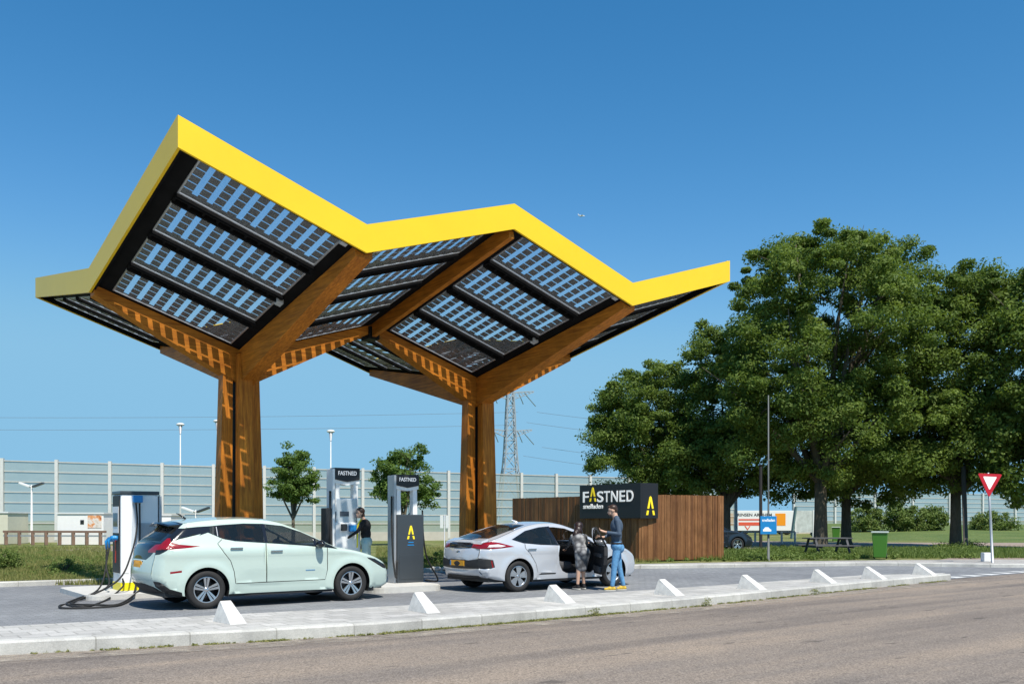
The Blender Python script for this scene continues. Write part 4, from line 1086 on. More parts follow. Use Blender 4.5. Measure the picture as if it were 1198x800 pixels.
def head(prims, c, fwd, mi, s=1.0):
    """skull, jaw, nose, ears; c centre of head, fwd the way the face looks"""
    c = Vector(c); f = Vector(fwd).normalized(); sd_ = f.cross(Vector((0, 0, 1))).normalized(); up = sd_.cross(f).normalized()
    M = Matrix((f, -sd_, up)).transposed()
    P_ = lambda a, b_, z: tuple(c + f*a*s + sd_*b_*s + up*z*s)
    prims.append(('e', P_(-.012, 0, .025), (.098*s, .077*s, .092*s), mi, M))
    prims.append(('e', P_(.030, 0, -.045), (.062*s, .055*s, .068*s), mi, M))
    prims.append(('c', P_(.082, 0, .012), P_(.104, 0, -.022), .010*s, .015*s, mi))      # nose
    prims.append(('e', P_(.080, 0, -.058), (.018*s, .026*s, .012*s), mi, M))            # mouth
    prims.append(('e', P_(.070, 0, -.092), (.022*s, .026*s, .018*s), mi, M))            # chin
    for e in (-1, 1): prims.append(('e', P_(-.005, e*.077, -.005), (.020*s, .010*s, .032*s), mi, M))
    return P_, M
def face_bits(root, P_, s=1.0):
    for e in (-1, 1):
        bm = bmesh.new(); ell(bm, P_(.078, e*.032, .008), (.010*s, .014*s, .008*s), n=10); obj('eye', bm, CBLACK, root, smooth=True)
        bm = bmesh.new(); tcap(bm, P_(.086, e*.018, .028), P_(.078, e*.048, .028), .005, .004, 6); obj('eyebrow', bm, HAIRM, root, smooth=True)
    bm = bmesh.new(); tcap(bm, P_(.094, -.018, -.058), P_(.094, .018, -.058), .005, .005, 6); obj('lips', bm, mat('lips', (.42, .16, .13), .5), root, smooth=True)
SKIN = mat('skin', (.62, .38, .27), .5, noise=.06, nscale=12)
HAIRM = mat('brown_hair', (.045, .022, .013), .45, noise=.4, nscale=40, stretch=(1, 1, .2))
HAIRD = mat('dark_hair', (.022, .010, .008), .45, noise=.4, nscale=40, stretch=(1, 1, .2))
NAVY = mat('navy_shirt', (.06, .09, .135), .85, noise=.18, nscale=18, bump=.3, bscale=30)
JEANS = mat('blue_jeans', (.12, .31, .54), .85, noise=.22, nscale=9, bump=.4, bscale=22)
BELTM = mat('dark_belt', (.03, .02, .015), .6)
SHOEY = mat('yellow_shoe', (.62, .40, .04), .6)
SOLE = mat('pale_sole', (.6, .58, .52), .8)
BLK = mat('black_cotton', (.010, .010, .013), .9, noise=.3, nscale=15)
MINT = mat('pale_mint_trousers', (.40, .55, .53), .85, noise=.08)
def shoe(root, ank, toe, mm, s=1.0):
    """shoe standing on the ground, from heel to toe"""
    a, t = Vector(ank), Vector(toe); d = (t-a); d.z = 0; L = d.length; d.normalize()
    g = a.z-.09*s; base = Vector((a.x, a.y, g))
    bm = bmesh.new()
    tcap(bm, base - d*.035*s + Vector((0, 0, .045*s)), base + d*.06*s + Vector((0, 0, .05*s)), .042*s, .044*s, 12)
    tcap(bm, base + d*.05*s + Vector((0, 0, .042*s)), base + d*(L-.04) + Vector((0, 0, .032*s)), .043*s, .034*s, 12)
    tcap(bm, a - Vector((0, 0, .03*s)), a+Vector((0, 0, .02)), .042*s, .043*s, 12)
    bmesh.ops.recalc_face_normals(bm, faces=bm.faces)
    for v_ in bm.verts:
        if v_.co.z < g+.012: v_.co.z = g+.012
    me = remesh(bm, .011, 2); o = obj('shoe', me, mm, root, smooth=True)
    n = Vector((-d.y, d.x, 0)); pl = []
    for k in range(16):
        an = 2*math.pi*k/16; ext = (L-.0) if math.cos(an) > 0 else .075
        p_ = base + d*(math.cos(an)*ext*.98) + n*(math.sin(an)*.044*s); pl.append((p_.x, p_.y))
    bm = bmesh.new(); prism(bm, pl, g, g+.02); obj('sole', bm, SOLE, o)

# man in jeans holding the open door, facing left
pr = []
P_, M_ = head(pr, (-.055, .02, 1.70), (-.97, .10, -.22), 0)
pr += [('c', (-.01, .02, 1.64), (.02, .02, 1.52), .060, .070, 0), ('c', (.03, -.05, 1.535), (.03, .09, 1.535), .062, .062, 1),
    ('e', (.035, .0, 1.36), (.135, .195, .19), 1), ('e', (.03, .0, 1.17), (.118, .165, .20), 1), ('e', (.035, .0, 1.02), (.118, .165, .10), 1),
    ('c', (.03, -.13, 1.50), (.03, .16, 1.50), .062, .062, 1),
    ('c', (.035, -.165, 1.475), (.07, -.21, 1.20), .064, .048, 1), ('c', (.07, -.21, 1.20), (-.17, -.16, 1.235), .048, .036, 1), ('c', (-.17, -.16, 1.235), (-.235, -.145, 1.25), .030, .027, 0),
    ('c', (.03, .17, 1.475), (-.02, .21, 1.22), .062, .046, 1), ('c', (-.02, .21, 1.22), (-.20, .12, 1.14), .046, .034, 1), ('c', (-.20, .12, 1.14), (-.245, .10, 1.13), .029, .026, 0),
    ('c', (.035, -.08, .945), (.035, .10, .945), .125, .125, 2),
    ('e', (.085, 0, .90), (.115, .16, .12), 2),
    ('c', (.03, -.085, .88), (-.025, -.095, .50), .100, .068, 2), ('c', (-.025, -.095, .50), (-.065, -.09, .12), .070, .052, 2),
    ('c', (.05, .095, .88), (.10, .11, .50), .100, .068, 2), ('c', (.10, .11, .50), (.19, .12, .12), .068, .050, 2)]
hand(pr, (-.235, -.145, 1.25), (-.9, .1, .25), 0, .8, 1); hand(pr, (-.245, .10, 1.13), (-1, .0, .1), 0, .5, 1)
p = PZ(719.5, 690, 19.35)
man = person('man in navy shirt and blue jeans holding the open car door', (p.x, p.y, 0), CAMROT, pr, [SKIN, NAVY, JEANS])
face_bits(man, P_)
bm = bmesh.new(); ell(bm, P_(-.030, 0, .052), (.095, .086, .078)); ell(bm, P_(-.07, 0, .0), (.05, .070, .07)); ell(bm, P_(.045, 0, .092), (.045, .062, .028))
obj('hair', remesh(bm, .012, 2), HAIRM, man, smooth=True)
bm = bmesh.new(); ell(bm, P_(.055, 0, -.088), (.035, .045, .028)); obj('beard', bm, HAIRM, man, smooth=True)
shoe(man, (-.065, -.09, .09), (-.255, -.10, 0), SHOEY); shoe(man, (.19, .12, .09), (.03, .10, 0), SHOEY)
bm = bmesh.new(); tcap(bm, (.035, -.075, 1.005), (.035, .10, 1.005), .128, .128, 20); 
for v_ in bm.verts: v_.co.z = 1.005 + max(-.02, min(.02, v_.co.z-1.005))
obj('belt', bm, BELTM, man)

# woman bending into the silver car
DRESS, nt, b = newmat('grey_patterned_dress', .85)
v = mapping(nt); vo = nt.nodes.new('ShaderNodeTexVoronoi'); vo.inputs['Scale'].default_value = 9; nt.links.new(v, vo.inputs['Vector'])
nt.links.new(ramp(nt, vo.outputs['Distance'], [(.25, (.34, .34, .34)), (.45, (.20, .20, .21)), (.7, (.07, .07, .075))]), b.inputs['Base Color'])
pr = []
P_, M_ = head(pr, (.0, .36, 1.33), (.45, .8, -.45), 0, .95)
pr += [('c', (-.01, .31, 1.26), (-.03, .24, 1.17), .048, .055, 0),
    ('e', (-.02, .15, 1.06), (.165, .13, .17), 1, Matrix.Rotation(R(-35), 3, 'X')), ('e', (-.0, .04, .90), (.145, .115, .16), 1, Matrix.Rotation(R(-25), 3, 'X')), ('e', (.06, -.05, .80), (.16, .145, .14), 1),
    ('c', (-.15, .20, 1.14), (-.23, .34, .95), .052, .040, 1), ('c', (-.23, .34, .95), (-.27, .55, .86), .038, .028, 1), ('c', (-.27, .55, .86), (-.28, .60, .84), .026, .024, 0),
    ('c', (.13, .20, 1.14), (.18, .38, .98), .052, .040, 1), ('c', (.18, .38, .98), (.20, .58, .98), .038, .028, 0),
    ('c', (.0, -.03, .76), (-.01, -.02, .47), .135, .085, 1), ('c', (.11, .0, .76), (.07, .0, .47), .125, .085, 1),
    ('c', (-.03, -.03, .50), (-.05, -.03, .12), .058, .036, 0), ('c', (.07, .05, .50), (.09, .12, .12), .058, .036, 0)]
hand(pr, (-.28, .60, .84), (-.2, .8, -.2), 0, .6, 1, .92); hand(pr, (.20, .58, .98), (.1, .9, .0), 0, .6, 1, .92)
p = PZ(678.5, 690, 19.6)
wom = person('long haired woman in grey patterned dress leaning into the silver car', (p.x, p.y, 0), CAMROT, pr, [SKIN, DRESS])
face_bits(wom, P_, .95)
bm = bmesh.new(); ell(bm, P_(-.025, 0, .04), (.105, .095, .09)); ell(bm, (-.02, .24, 1.24), (.10, .09, .14)); ell(bm, (-.08, .17, 1.14), (.075, .07, .14)); ell(bm, (-.13, .14, 1.05), (.045, .05, .10))
obj('hair', remesh(bm, .012, 2), HAIRD, wom, smooth=True)
shoe(wom, (-.05, -.03, .09), (-.17, .08, 0), BLK, .9); shoe(wom, (.09, .12, .09), (.02, .26, 0), BLK, .9)

# woman in black at the tall charger
pr = []
P_, M_ = head(pr, (-.11, -.02, 1.53), (-.62, -.72, -.16), 0, .95)
pr += [('c', (-.07, .0, 1.46), (-.02, .02, 1.36), .045, .055, 0),
    ('e', (.0, .02, 1.24), (.13, .155, .165), 1), ('e', (.015, .02, 1.07), (.115, .135, .17), 1), ('c', (.0, -.10, 1.345), (.0, .14, 1.345), .052, .052, 1),
    ('c', (-.01, -.15, 1.33), (-.13, -.20, 1.13), .052, .042, 1), ('c', (-.13, -.20, 1.13), (-.38, -.14, .97), .040, .028, 1), ('c', (-.38, -.14, .97), (-.43, -.13, .94), .024, .022, 0),
    ('c', (.01, .17, 1.33), (.03, .22, 1.09), .052, .040, 1), ('c', (.03, .22, 1.09), (-.06, .16, .88), .038, .028, 1), ('c', (-.06, .16, .88), (-.08, .14, .84), .024, .022, 0),
    ('e', (.03, .02, .90), (.13, .165, .13), 2),
    ('c', (.02, -.075, .84), (.01, -.085, .46), .092, .062, 2), ('c', (.01, -.085, .46), (.03, -.085, .11), .060, .045, 2),
    ('c', (.03, .10, .84), (.05, .11, .46), .092, .062, 2), ('c', (.05, .11, .46), (.09, .12, .11), .060, .045, 2)]
hand(pr, (-.43, -.13, .94), (-.95, .0, -.2), 0, .6, 1, .92); hand(pr, (-.08, .14, .84), (-.2, -.2, -.9), 0, .4, 1, .92)
p = PZ(427, 690, 20.1)
wm2 = person('woman in black long sleeved top and pale trousers between the tall chargers', (p.x, p.y, .12), CAMROT, pr, [SKIN, BLK, MINT])
face_bits(wm2, P_, .95)
bm = bmesh.new(); ell(bm, P_(-.028, 0, .045), (.10, .092, .085)); ell(bm, P_(-.06, .0, -.06), (.06, .085, .09)); ell(bm, P_(-.09, .02, -.10), (.04, .06, .07))
obj('hair', remesh(bm, .012, 2), HAIRM, wm2, smooth=True)
shoe(wm2, (.03, -.085, .09), (-.17, -.12, 0), BLK, .9); shoe(wm2, (.09, .12, .09), (-.10, .08, 0), BLK, .9)
bm = bmesh.new(); tube(bm, curve_pts([(-.07, -.08, 1.40), (-.135, -.12, 1.25), (-.14, -.16, 1.0), (-.14, -.17, .82), (-.15, -.18, .78)], 5), .017, 8); obj('yellow_strap', bm, YELP, wm2, smooth=True)

# ------------------------------------------------------------------ vegetation
def leafmat(name, ca, cb, tr=.30):
    m = bpy.data.materials.new(name); m.use_nodes = True; nt = m.node_tree; b = nt.nodes['Principled BSDF']
    at = nt.nodes.new('ShaderNodeAttribute'); at.attribute_name = 'tint'
    c = ramp(nt, at.outputs['Fac'], [(0, ca), (1, cb)]); nt.links.new(c, b.inputs['Base Color']); b.inputs['Roughness'].default_value = .6; b.inputs['Specular IOR Level'].default_value = .22
    t = nt.nodes.new('ShaderNodeBsdfTranslucent'); nt.links.new(mixc(nt, .5, c, (.20, .30, .02)), t.inputs['Color'])
    mx = nt.nodes.new('ShaderNodeMixShader'); mx.inputs[0].default_value = tr
    nt.links.new(b.outputs[0], mx.inputs[1]); nt.links.new(t.outputs[0], mx.inputs[2]); nt.links.new(mx.outputs[0], nt.nodes['Material Output'].inputs[0]); return m
LEAFD = leafmat('dark_ash_leaves', (.055, .105, .02), (.22, .295, .062), .42)
LEAFM = leafmat('mid_green_leaves', (.06, .12, .025), (.17, .26, .06), .4)
LEAFB = leafmat('bright_weed_leaves', (.075, .125, .025), (.21, .27, .075))
BARK = mat('tree_bark', (.10, .085, .06), .95, noise=.4, nscale=5, bump=.8, bscale=14, stretch=(3, 3, .6))
def leaves_mesh(name, clumps, per, size, asp=.5, flat=.6, up=.45):
    """clumps: array (n,4) centre+radius -> many small leaf faces through each clump"""
    n = len(clumps); N_ = n*per; c = np.repeat(clumps, per, axis=0)
    d = rng.normal(size=(N_, 3)); d /= np.linalg.norm(d, axis=1)[:, None]
    r_ = rng.random(N_)**.45
    pos = c[:, :3] + d*(c[:, 3]*r_)[:, None]*np.array([1, 1, flat])
    nrm = d*.7 + rng.normal(size=(N_, 3))*.55 + np.array([0, 0, up]); nrm /= np.linalg.norm(nrm, axis=1)[:, None]
    a = np.cross(nrm, rng.normal(size=(N_, 3))); a /= np.linalg.norm(a, axis=1)[:, None]; b_ = np.cross(nrm, a)
    sz = size*(.6+.8*rng.random(N_))[:, None]
    V = np.stack([pos-a*sz*.5, pos+b_*sz*asp*.5, pos+a*sz*.5, pos-b_*sz*asp*.5], 1).reshape(-1, 3)
    me = np_mesh(name, V, N_, 4)
    ct = np.repeat(rng.random(n), per)*.65 + rng.random(N_)*.35
    at = me.attributes.new('tint', 'FLOAT', 'FACE'); at.data.foreach_set('value', ct.astype(np.float32)); return me
def crown_clumps(ells, n, cr, hollow=.55):
    """ells: (cx,cy,cz,rx,ry,rz); clumps mostly on the outer shell, bumpy"""
    vol = np.array([e[3]*e[4]+e[3]*e[5] for e in ells]); cnt = np.maximum(3, (n*vol/vol.sum()).astype(int)); out = []
    for e, k in zip(ells, cnt):
        d = rng.normal(size=(k, 3)); d /= np.linalg.norm(d, axis=1)[:, None]
        f = hollow + (1.03-hollow)*rng.random(k)**.5
        c = np.array(e[:3]) + d*f[:, None]*np.array(e[3:6])
        r_ = cr*(.55+.75*rng.random(k)); out.append(np.hstack([c, r_[:, None]]))
        if cr > .6:      # loose shoots that break up the outline
            k2 = k//4; d = rng.normal(size=(k2, 3)); d[:, 2] = np.abs(d[:, 2])*.8+.1; d /= np.linalg.norm(d, axis=1)[:, None]
            c = np.array(e[:3]) + d*(1.0+.08*rng.random(k2))[:, None]*np.array(e[3:6]); out.append(np.hstack([c, (cr*.5*(.6+.6*rng.random(k2)))[:, None]]))
    return np.vstack(out)
def limb_tree(bm, base, h1, r0, targets, lean=(0, 0)):
    b_ = Vector(base); fork = b_ + Vector((lean[0], lean[1], h1))
    tube(bm, [b_+Vector((0, 0, -.1)), b_+Vector((0, 0, .25)), b_.lerp(fork, .5)+Vector((random.uniform(-.05, .05),)*2+(0,)), fork], [r0*1.5, r0*1.08, r0*.92, r0*.85], 12)
    for t in targets:
        t = Vector(t); m1 = fork.lerp(t, .35)+Vector((random.uniform(-.3, .3), random.uniform(-.3, .3), .25)); m2 = fork.lerp(t, .7)+Vector((random.uniform(-.3, .3), random.uniform(-.3, .3), .25))
        tube(bm, [fork-Vector((0, 0, .25)), m1, m2, t], [r0*.62, r0*.42, r0*.22, r0*.07], 8)
        for q in range(3):
            s_ = m1.lerp(t, random.uniform(.1, .8)); e_ = s_+Vector((random.uniform(-1, 1), random.uniform(-1, 1), random.uniform(.1, 1)))*.25*(t-fork).length
            tube(bm, [s_, s_.lerp(e_, .5)+Vector((0, 0, .1)), e_], [r0*.16, r0*.10, r0*.03], 6)
def tree(name, label, bpx, gpy, Z, ells, n, per, cr, leaf, r0, forkpy, lm=None, group=None, nl=9, hollow=.55):
    base = PZ(bpx, 608+HCAM*FPX/Z, Z); base.z = 0
    root = thing(name, label, 'tree', base, 0, group)
    E_ = []
    for (ex, ey, rx, ry, *dz) in ells:
        c = PZ(ex, ey, Z+(dz[0] if dz else 0)); k = Z/FPX; E_.append((c.x, c.y, c.z, rx*k, rx*k*.95, ry*k))
    cl = crown_clumps(E_, n, cr, hollow)
    me = leaves_mesh('crown', cl, per, leaf); obj('crown', me, lm or LEAFD, root, world=True)
    bm = bmesh.new(); tg = []
    for e in E_:
        for k in range(max(2, nl//len(E_))):
            d = Vector((random.uniform(-1, 1), random.uniform(-1, 1), random.uniform(-.5, .9))); tg.append((e[0]+d.x*e[3]*.7, e[1]+d.y*e[4]*.7, e[2]+d.z*e[5]*.7))
    h1 = HCAM-(forkpy-YH)*Z/FPX
    limb_tree(bm, base, h1, r0, tg); obj('trunk', bm, BARK, root, world=True)
    return root
GT = 'tall broadleaf trees on the right'
tree('ash_tree', 'biggest tree, with its thick trunk behind the picnic table', 960, 640, 49.8, [(975, 400, 118, 118), (958, 350, 95, 78), (1045, 380, 68, 95, 1), (905, 430, 62, 100, -1), (905, 500, 66, 68), (1048, 490, 62, 80, -1), (980, 510, 95, 62), (1050, 300, 26, 30), (1000, 300, 34, 26), (930, 310, 34, 30)], 500, 320, .95, .18, .36, 560, group=GT, nl=14)
tree('ash_tree', 'slimmer dark tree just right of the thickest trunk', 990, 638, 55, [(1000, 500, 88, 66), (1010, 560, 72, 30), (930, 565, 44, 22)], 170, 210, .9, .22, .30, 575, group=GT)
tree('ash_tree', 'tree whose trunk stands between the green bin and the yield sign', 1118, 640, 49.8, [(1130, 430, 66, 112), (1110, 510, 70, 66), (1165, 400, 52, 78), (1150, 520, 62, 52), (1075, 545, 38, 30), (1140, 335, 34, 26)], 300, 310, .95, .18, .30, 575, group=GT, nl=12)
tree('ash_tree', 'rightmost tree, cut by the right edge of the photo', 1232, 642, 47, [(1225, 440, 70, 125), (1205, 540, 58, 50), (1240, 360, 50, 50)], 200, 220, .95, .22, .32, 585, group=GT)
tree('ash_tree', 'narrow tree rising behind the right end of the timber fence', 850, 640, 54, [(858, 475, 46, 78), (826, 425, 24, 46), (868, 530, 56, 50), (818, 540, 40, 42)], 230, 290, .9, .18, .26, 590, group=GT)
tree('ash_tree', 'round lower tree directly behind the black sign', 775, 638, 57, [(765, 500, 66, 72), (738, 535, 50, 52), (795, 540, 52, 50), (785, 468, 38, 42), (720, 500, 32, 44)], 300, 290, .85, .17, .26, 575, group=GT)
GS = 'small round trees in front of the noise barrier'
tree('small_tree', 'small round tree right of the left canopy column', 343, 632, 56, [(343, 556, 28, 30), (330, 572, 20, 20), (358, 568, 20, 22), (340, 535, 18, 16)], 150, 90, .42, .17, .11, 603, LEAFM, GS, 8, .3)
tree('small_tree', 'small round tree behind the dark tall charger', 473, 632, 54, [(470, 552, 32, 26), (450, 560, 20, 24), (496, 575, 22, 20), (468, 575, 28, 16), (478, 532, 22, 13)], 170, 90, .42, .17, .11, 603, LEAFM, GS, 8, .3)

def bush(name, label, px, gpy, w, h, n, per, leaf, lm, group=None, depth=1.0, cat='bush'):
    g = G(px, gpy); Z = HCAM*FPX/(gpy-YH); k = Z/FPX; W_, H_ = w*k/2, h*k
    root = thing(name, label, cat, (g.x, g.y, 0), 0, group)
    el_ = [(g.x, g.y, H_*.5, W_, W_*depth, H_*.55)]
    cl = crown_clumps(el_, n, H_*.30, .2); cl[:, 2] = np.maximum(cl[:, 2], .02)
    obj('foliage', leaves_mesh('foliage', cl, per, leaf), lm, root, world=True)
    bm = bmesh.new()
    for q in range(6): a = random.uniform(0, 6.28); tube(bm, [(0, 0, 0), (.2*W_*math.cos(a), .2*W_*math.sin(a), H_*.4), (.55*W_*math.cos(a), .55*W_*math.sin(a), H_*.75)], [.02, .014, .006], 6)
    obj('stem', bm, BARK, root)
for (px, w, h, lab) in ((1012, 34, 28, 'bush right behind the green bin'), (1040, 36, 38, 'tallest pointed bush right of the green bin, before the barrier'), (1068, 28, 28, 'bush midway between bin and the tree trunk'), (1092, 24, 32, 'bush just left of the tree trunk by the road sign'), (1162, 42, 22, 'low bush behind the yield sign')):
    g = PZ(px, 617, 82)
    root = thing('hedge_bush', lab, 'bush', (g.x, g.y, .4), 0, 'green bushes along the bank'); k = 82/FPX
    cl = crown_clumps([(g.x, g.y, .4+h*k*.45, w*k*.6, w*k*.6, h*k*.6)], 60, .55, .2); obj('foliage', leaves_mesh('foliage', cl, 90, .20), LEAFB, root, world=True)
bush('roadside_bush', 'round green bush at the left edge behind the lane', 8, 668, 40, 28, 40, 60, .07, LEAFB)
bush('roadside_bush', 'low leafy plant on the grass left of the white charger', 75, 672, 30, 18, 26, 50, .06, LEAFB)
bush('roadside_bush', 'leafy shrub between the dark charger and the silver car', 512, 662, 44, 16, 40, 60, .06, LEAFB)
# ground weeds: patches of blades and leaves
def weeds(regions, name, lm, leaf, asp=.45, seedp=12, h=.12):
    cl = []
    for (x0, x1, y0, y1, n, hh) in regions:
        for _ in range(n):
            px, py = random.uniform(x0, x1), random.uniform(y0, y1); g = G(px, py); r_ = random.uniform(.5, 1.3)*hh
            cl.append((g.x, g.y, r_*.35, r_))
    me = leaves_mesh(name, np.array(cl), seedp, leaf, asp, .5, .25); o = obj(name, me, lm); o['kind'] = 'stuff'; return tag(o, None, None) if False else o
o = weeds([(745, 900, 648, 656, 150, .16), (860, 1000, 646, 654.5, 230, .26), (900, 980, 640, 650, 120, .22), (1000, 1140, 642, 653, 220, .20), (1095, 1150, 638, 646, 60, .4), (760, 850, 648, 653, 60, .2)], 'verge_weeds', LEAFB, .11, .4, 34); o['label'] = 'green weeds growing on the verge under the trees'; o['category'] = 'weeds'
o = weeds([(0, 120, 650, 680, 220, .16), (60, 118, 655, 680, 160, .22), (445, 550, 645, 666, 220, .15), (0, 60, 640, 660, 80, .2), (575, 760, 646, 657, 90, .12)], 'meadow_weeds', LEAFB, .075, .4, 30); o['label'] = 'patchy weeds in the rough grass behind the lane'; o['category'] = 'weeds'
# grass blades on the meadow (left) and bank (right)
def blades(name, regs, lm, hh, wd):
    P0 = []
    for (x0, x1, y0, y1, n, k) in regs:
        for _ in range(n):
            g = G(random.uniform(x0, x1), random.uniform(y0, y1)); P0.append((g.x, g.y, 0, k))
    P0 = np.array(P0); n = len(P0); a = rng.random(n)*6.283; l_ = rng.normal(size=(n, 2))*.35; H_ = hh*P0[:, 3]*(.5+rng.random(n))
    dx, dy = np.cos(a)*wd*P0[:, 3], np.sin(a)*wd*P0[:, 3]
    V = np.zeros((n, 3, 3)); V[:, 0] = P0[:, :3]+np.stack([dx, dy, 0*dx], 1); V[:, 1] = P0[:, :3]-np.stack([dx, dy, 0*dx], 1); V[:, 2] = P0[:, :3]+np.stack([l_[:, 0]*H_, l_[:, 1]*H_, H_], 1)
    me = np_mesh(name, V.reshape(-1, 3), n, 3); at = me.attributes.new('tint', 'FLOAT', 'FACE'); at.data.foreach_set('value', rng.random(n).astype(np.float32))
    o = obj(name, me, lm); o['kind'] = 'stuff'; return o
LEAFG = leafmat('dry_green_grass_blades', (.13, .16, .04), (.34, .31, .12), .25)
o = blades('grass_tufts', [(-20, 130, 640, 684, 26000, 1), (440, 600, 640, 667, 16000, 1), (600, 770, 640, 658, 8000, 1)], LEAFG, .13, .012); o['label'] = 'rough dry green grass behind the charging lane'; o['category'] = 'grass'
o = blades('verge_grass', [(740, 900, 643, 655, 12000, 1.2), (900, 1200, 642, 652.6, 20000, 1.2)], LEAFB, .14, .014); o['label'] = 'short green grass on the verge under the trees'; o['category'] = 'grass'
# grass in the gutter along the kerb
gp = []
for i in range(120):
    s_ = random.choice([random.uniform(1.6, 10), random.uniform(5, 22)]); j = max(k for k in range(len(kf)) if kf[k][0] <= s_); a, c = kf[j], kf[min(j+1, len(kf)-1)]
    t_ = a[1]+(c[1]-a[1])*(s_-a[0])/max(1e-6, c[0]-a[0]); ln = random.uniform(.1, .7)
    for q in range(int(ln*26)): gp.append((s_+random.random()*ln, t_-random.uniform(.0, .07), .0, random.uniform(.02, .045)))
for s_, t_, r_ in ((12.3, 10.62, .13), (9.6, 10.58, .10), (15.9, 10.9, .13)):
    for q in range(12): gp.append((s_+random.uniform(-.1, .1), t_+random.uniform(-.06, .03), random.uniform(0, r_), r_*.5))
o = obj('gutter_grass', leaves_mesh('gutter_grass', np.array(gp), 14, .035, .35, .5, .2), LEAFG); o['kind'] = 'stuff'; o['label'] = 'small weeds along the foot of the kerb'; o['category'] = 'weeds'
# pale stones by the shrub
for i, px in enumerate((507, 512, 520, 524, 530)):
    bm = bmesh.new(); bmesh.ops.create_icosphere(bm, subdivisions=2, radius=.10)
    for v_ in bm.verts: v_.co *= random.uniform(.8, 1.15); v_.co.z *= .65
    g = G(px, 670); o = obj('stone', bm, CONC); o.location = (g.x, g.y, .12); o['group'] = 'pale stones by the back kerb'; o['label'] = 'small pale stone in the row behind the lane near the silver car'; o['category'] = 'stone'

# ------------------------------------------------------------------ noise barrier
BGL, nt, mx, pb = glass_mat('dusty_barrier_pane', (.35, .43, .45), .72, .35)
v = mapping(nt, (1, 1, 1)); n1 = noise_node(nt, v, .6, 6, .7); nt.links.new(mixc(nt, n1, (.24, .31, .31), (.40, .45, .41)), pb.inputs['Base Color'])
RIBM = mat('pale_barrier_rail', (.50, .49, .45), .6, noise=.1)
POSTM = mat('pale_barrier_post', (.62, .62, .60), .6, noise=.06)
BASEM = mat('barrier_concrete_base', (.50, .47, .41), .9, noise=.1, nscale=2)
def barrier(label, pts, npost, zb):
    """pts: (px, top py, depth)"""
    P3 = [PZ(px, py, Z) for px, py, Z in pts]
    root = thing('noise_barrier', label, 'noise barrier', (P3[0].x, P3[0].y, 0))
    seg = []
    for a, b_, n in zip(P3, P3[1:], npost):
        for k in range(n): seg.append(a.lerp(b_, k/n))
    seg.append(P3[-1]); nr = 7
    for i, q in enumerate(seg):
        nx = seg[min(i+1, len(seg)-1)]-seg[max(i-1, 0)]; nx.z = 0; nx.normalize(); M = Matrix.Translation((q.x, q.y, 0)) @ Matrix.Rotation(math.atan2(nx.y, nx.x), 4, 'Z')
        bm = bmesh.new(); box(bm, -.10, .10, -.20, .10, zb[0]-.5, q.z+.12, M=M); obj('post', bm, POSTM, root, world=True)
    for i, (a, b_) in enumerate(zip(seg, seg[1:])):
        z0 = zb[0]; ha, hb = a.z, b_.z; bm = bmesh.new(); gm = bmesh.new()
        for k in range(nr+1):
            za, zb2 = z0+(ha-z0)*k/nr, z0+(hb-z0)*k/nr
            beam(bm, (a.x, a.y, za-.04), (b_.x, b_.y, zb2-.04), .10, .07)
        gv = [gm.verts.new(p_) for p_ in ((a.x, a.y, z0), (b_.x, b_.y, z0), (b_.x, b_.y, hb-.05), (a.x, a.y, ha-.05))]; gm.faces.new(gv)
        pn = obj('pane', gm, BGL, root, world=True); obj('rail', bm, RIBM, pn, world=True)
    bm = bmesh.new()
    for a, b_ in zip(P3, P3[1:]): beam(bm, (a.x, a.y, z0/2-.3), (b_.x, b_.y, z0/2-.3), .35, z0+.6)
    obj('base_wall', bm, BASEM, root, world=True)
barrier('long pale glazed noise barrier behind the station, left of the fence', [(-59, 536.5, 61), (3, 538, 61.5), (250, 545, 64), (480, 551, 67), (690, 557, 72), (860, 562, 78)], [1, 4, 4, 5, 4], (.62,))
barrier('glazed noise barrier behind the trees on the right', [(928, 574, 100), (1110, 577, 108), (1260, 580, 114)], [4, 4], (.9,))

# guard rail on the left
gr = thing('guard_rail', 'brown post guard rail in front of the barrier at the left', 'guard rail', G(60, 637))
RUST = mat('brown_rail_posts', (.20, .125, .09), .8, noise=.2)
p0, p1 = G(4, 637), G(124, 637.5)
bm = bmesh.new(); beam(bm, p0+Vector((0, 0, .80)), p1+Vector((0, 0, .80)), .12, .13); obj('rail', bm, RUST, gr, world=True)
bm = bmesh.new(); beam(bm, p0+Vector((0, 0, .55)), p1+Vector((0, 0, .55)), .06, .10); obj('rail', bm, GALV, gr, world=True)
for k in range(8):
    q = p0.lerp(p1, (k+.2)/7.6); obj('post', boxm(q.x-.09, q.x+.09, q.y-.09, q.y+.09, 0, .74), RUST, gr, world=True)
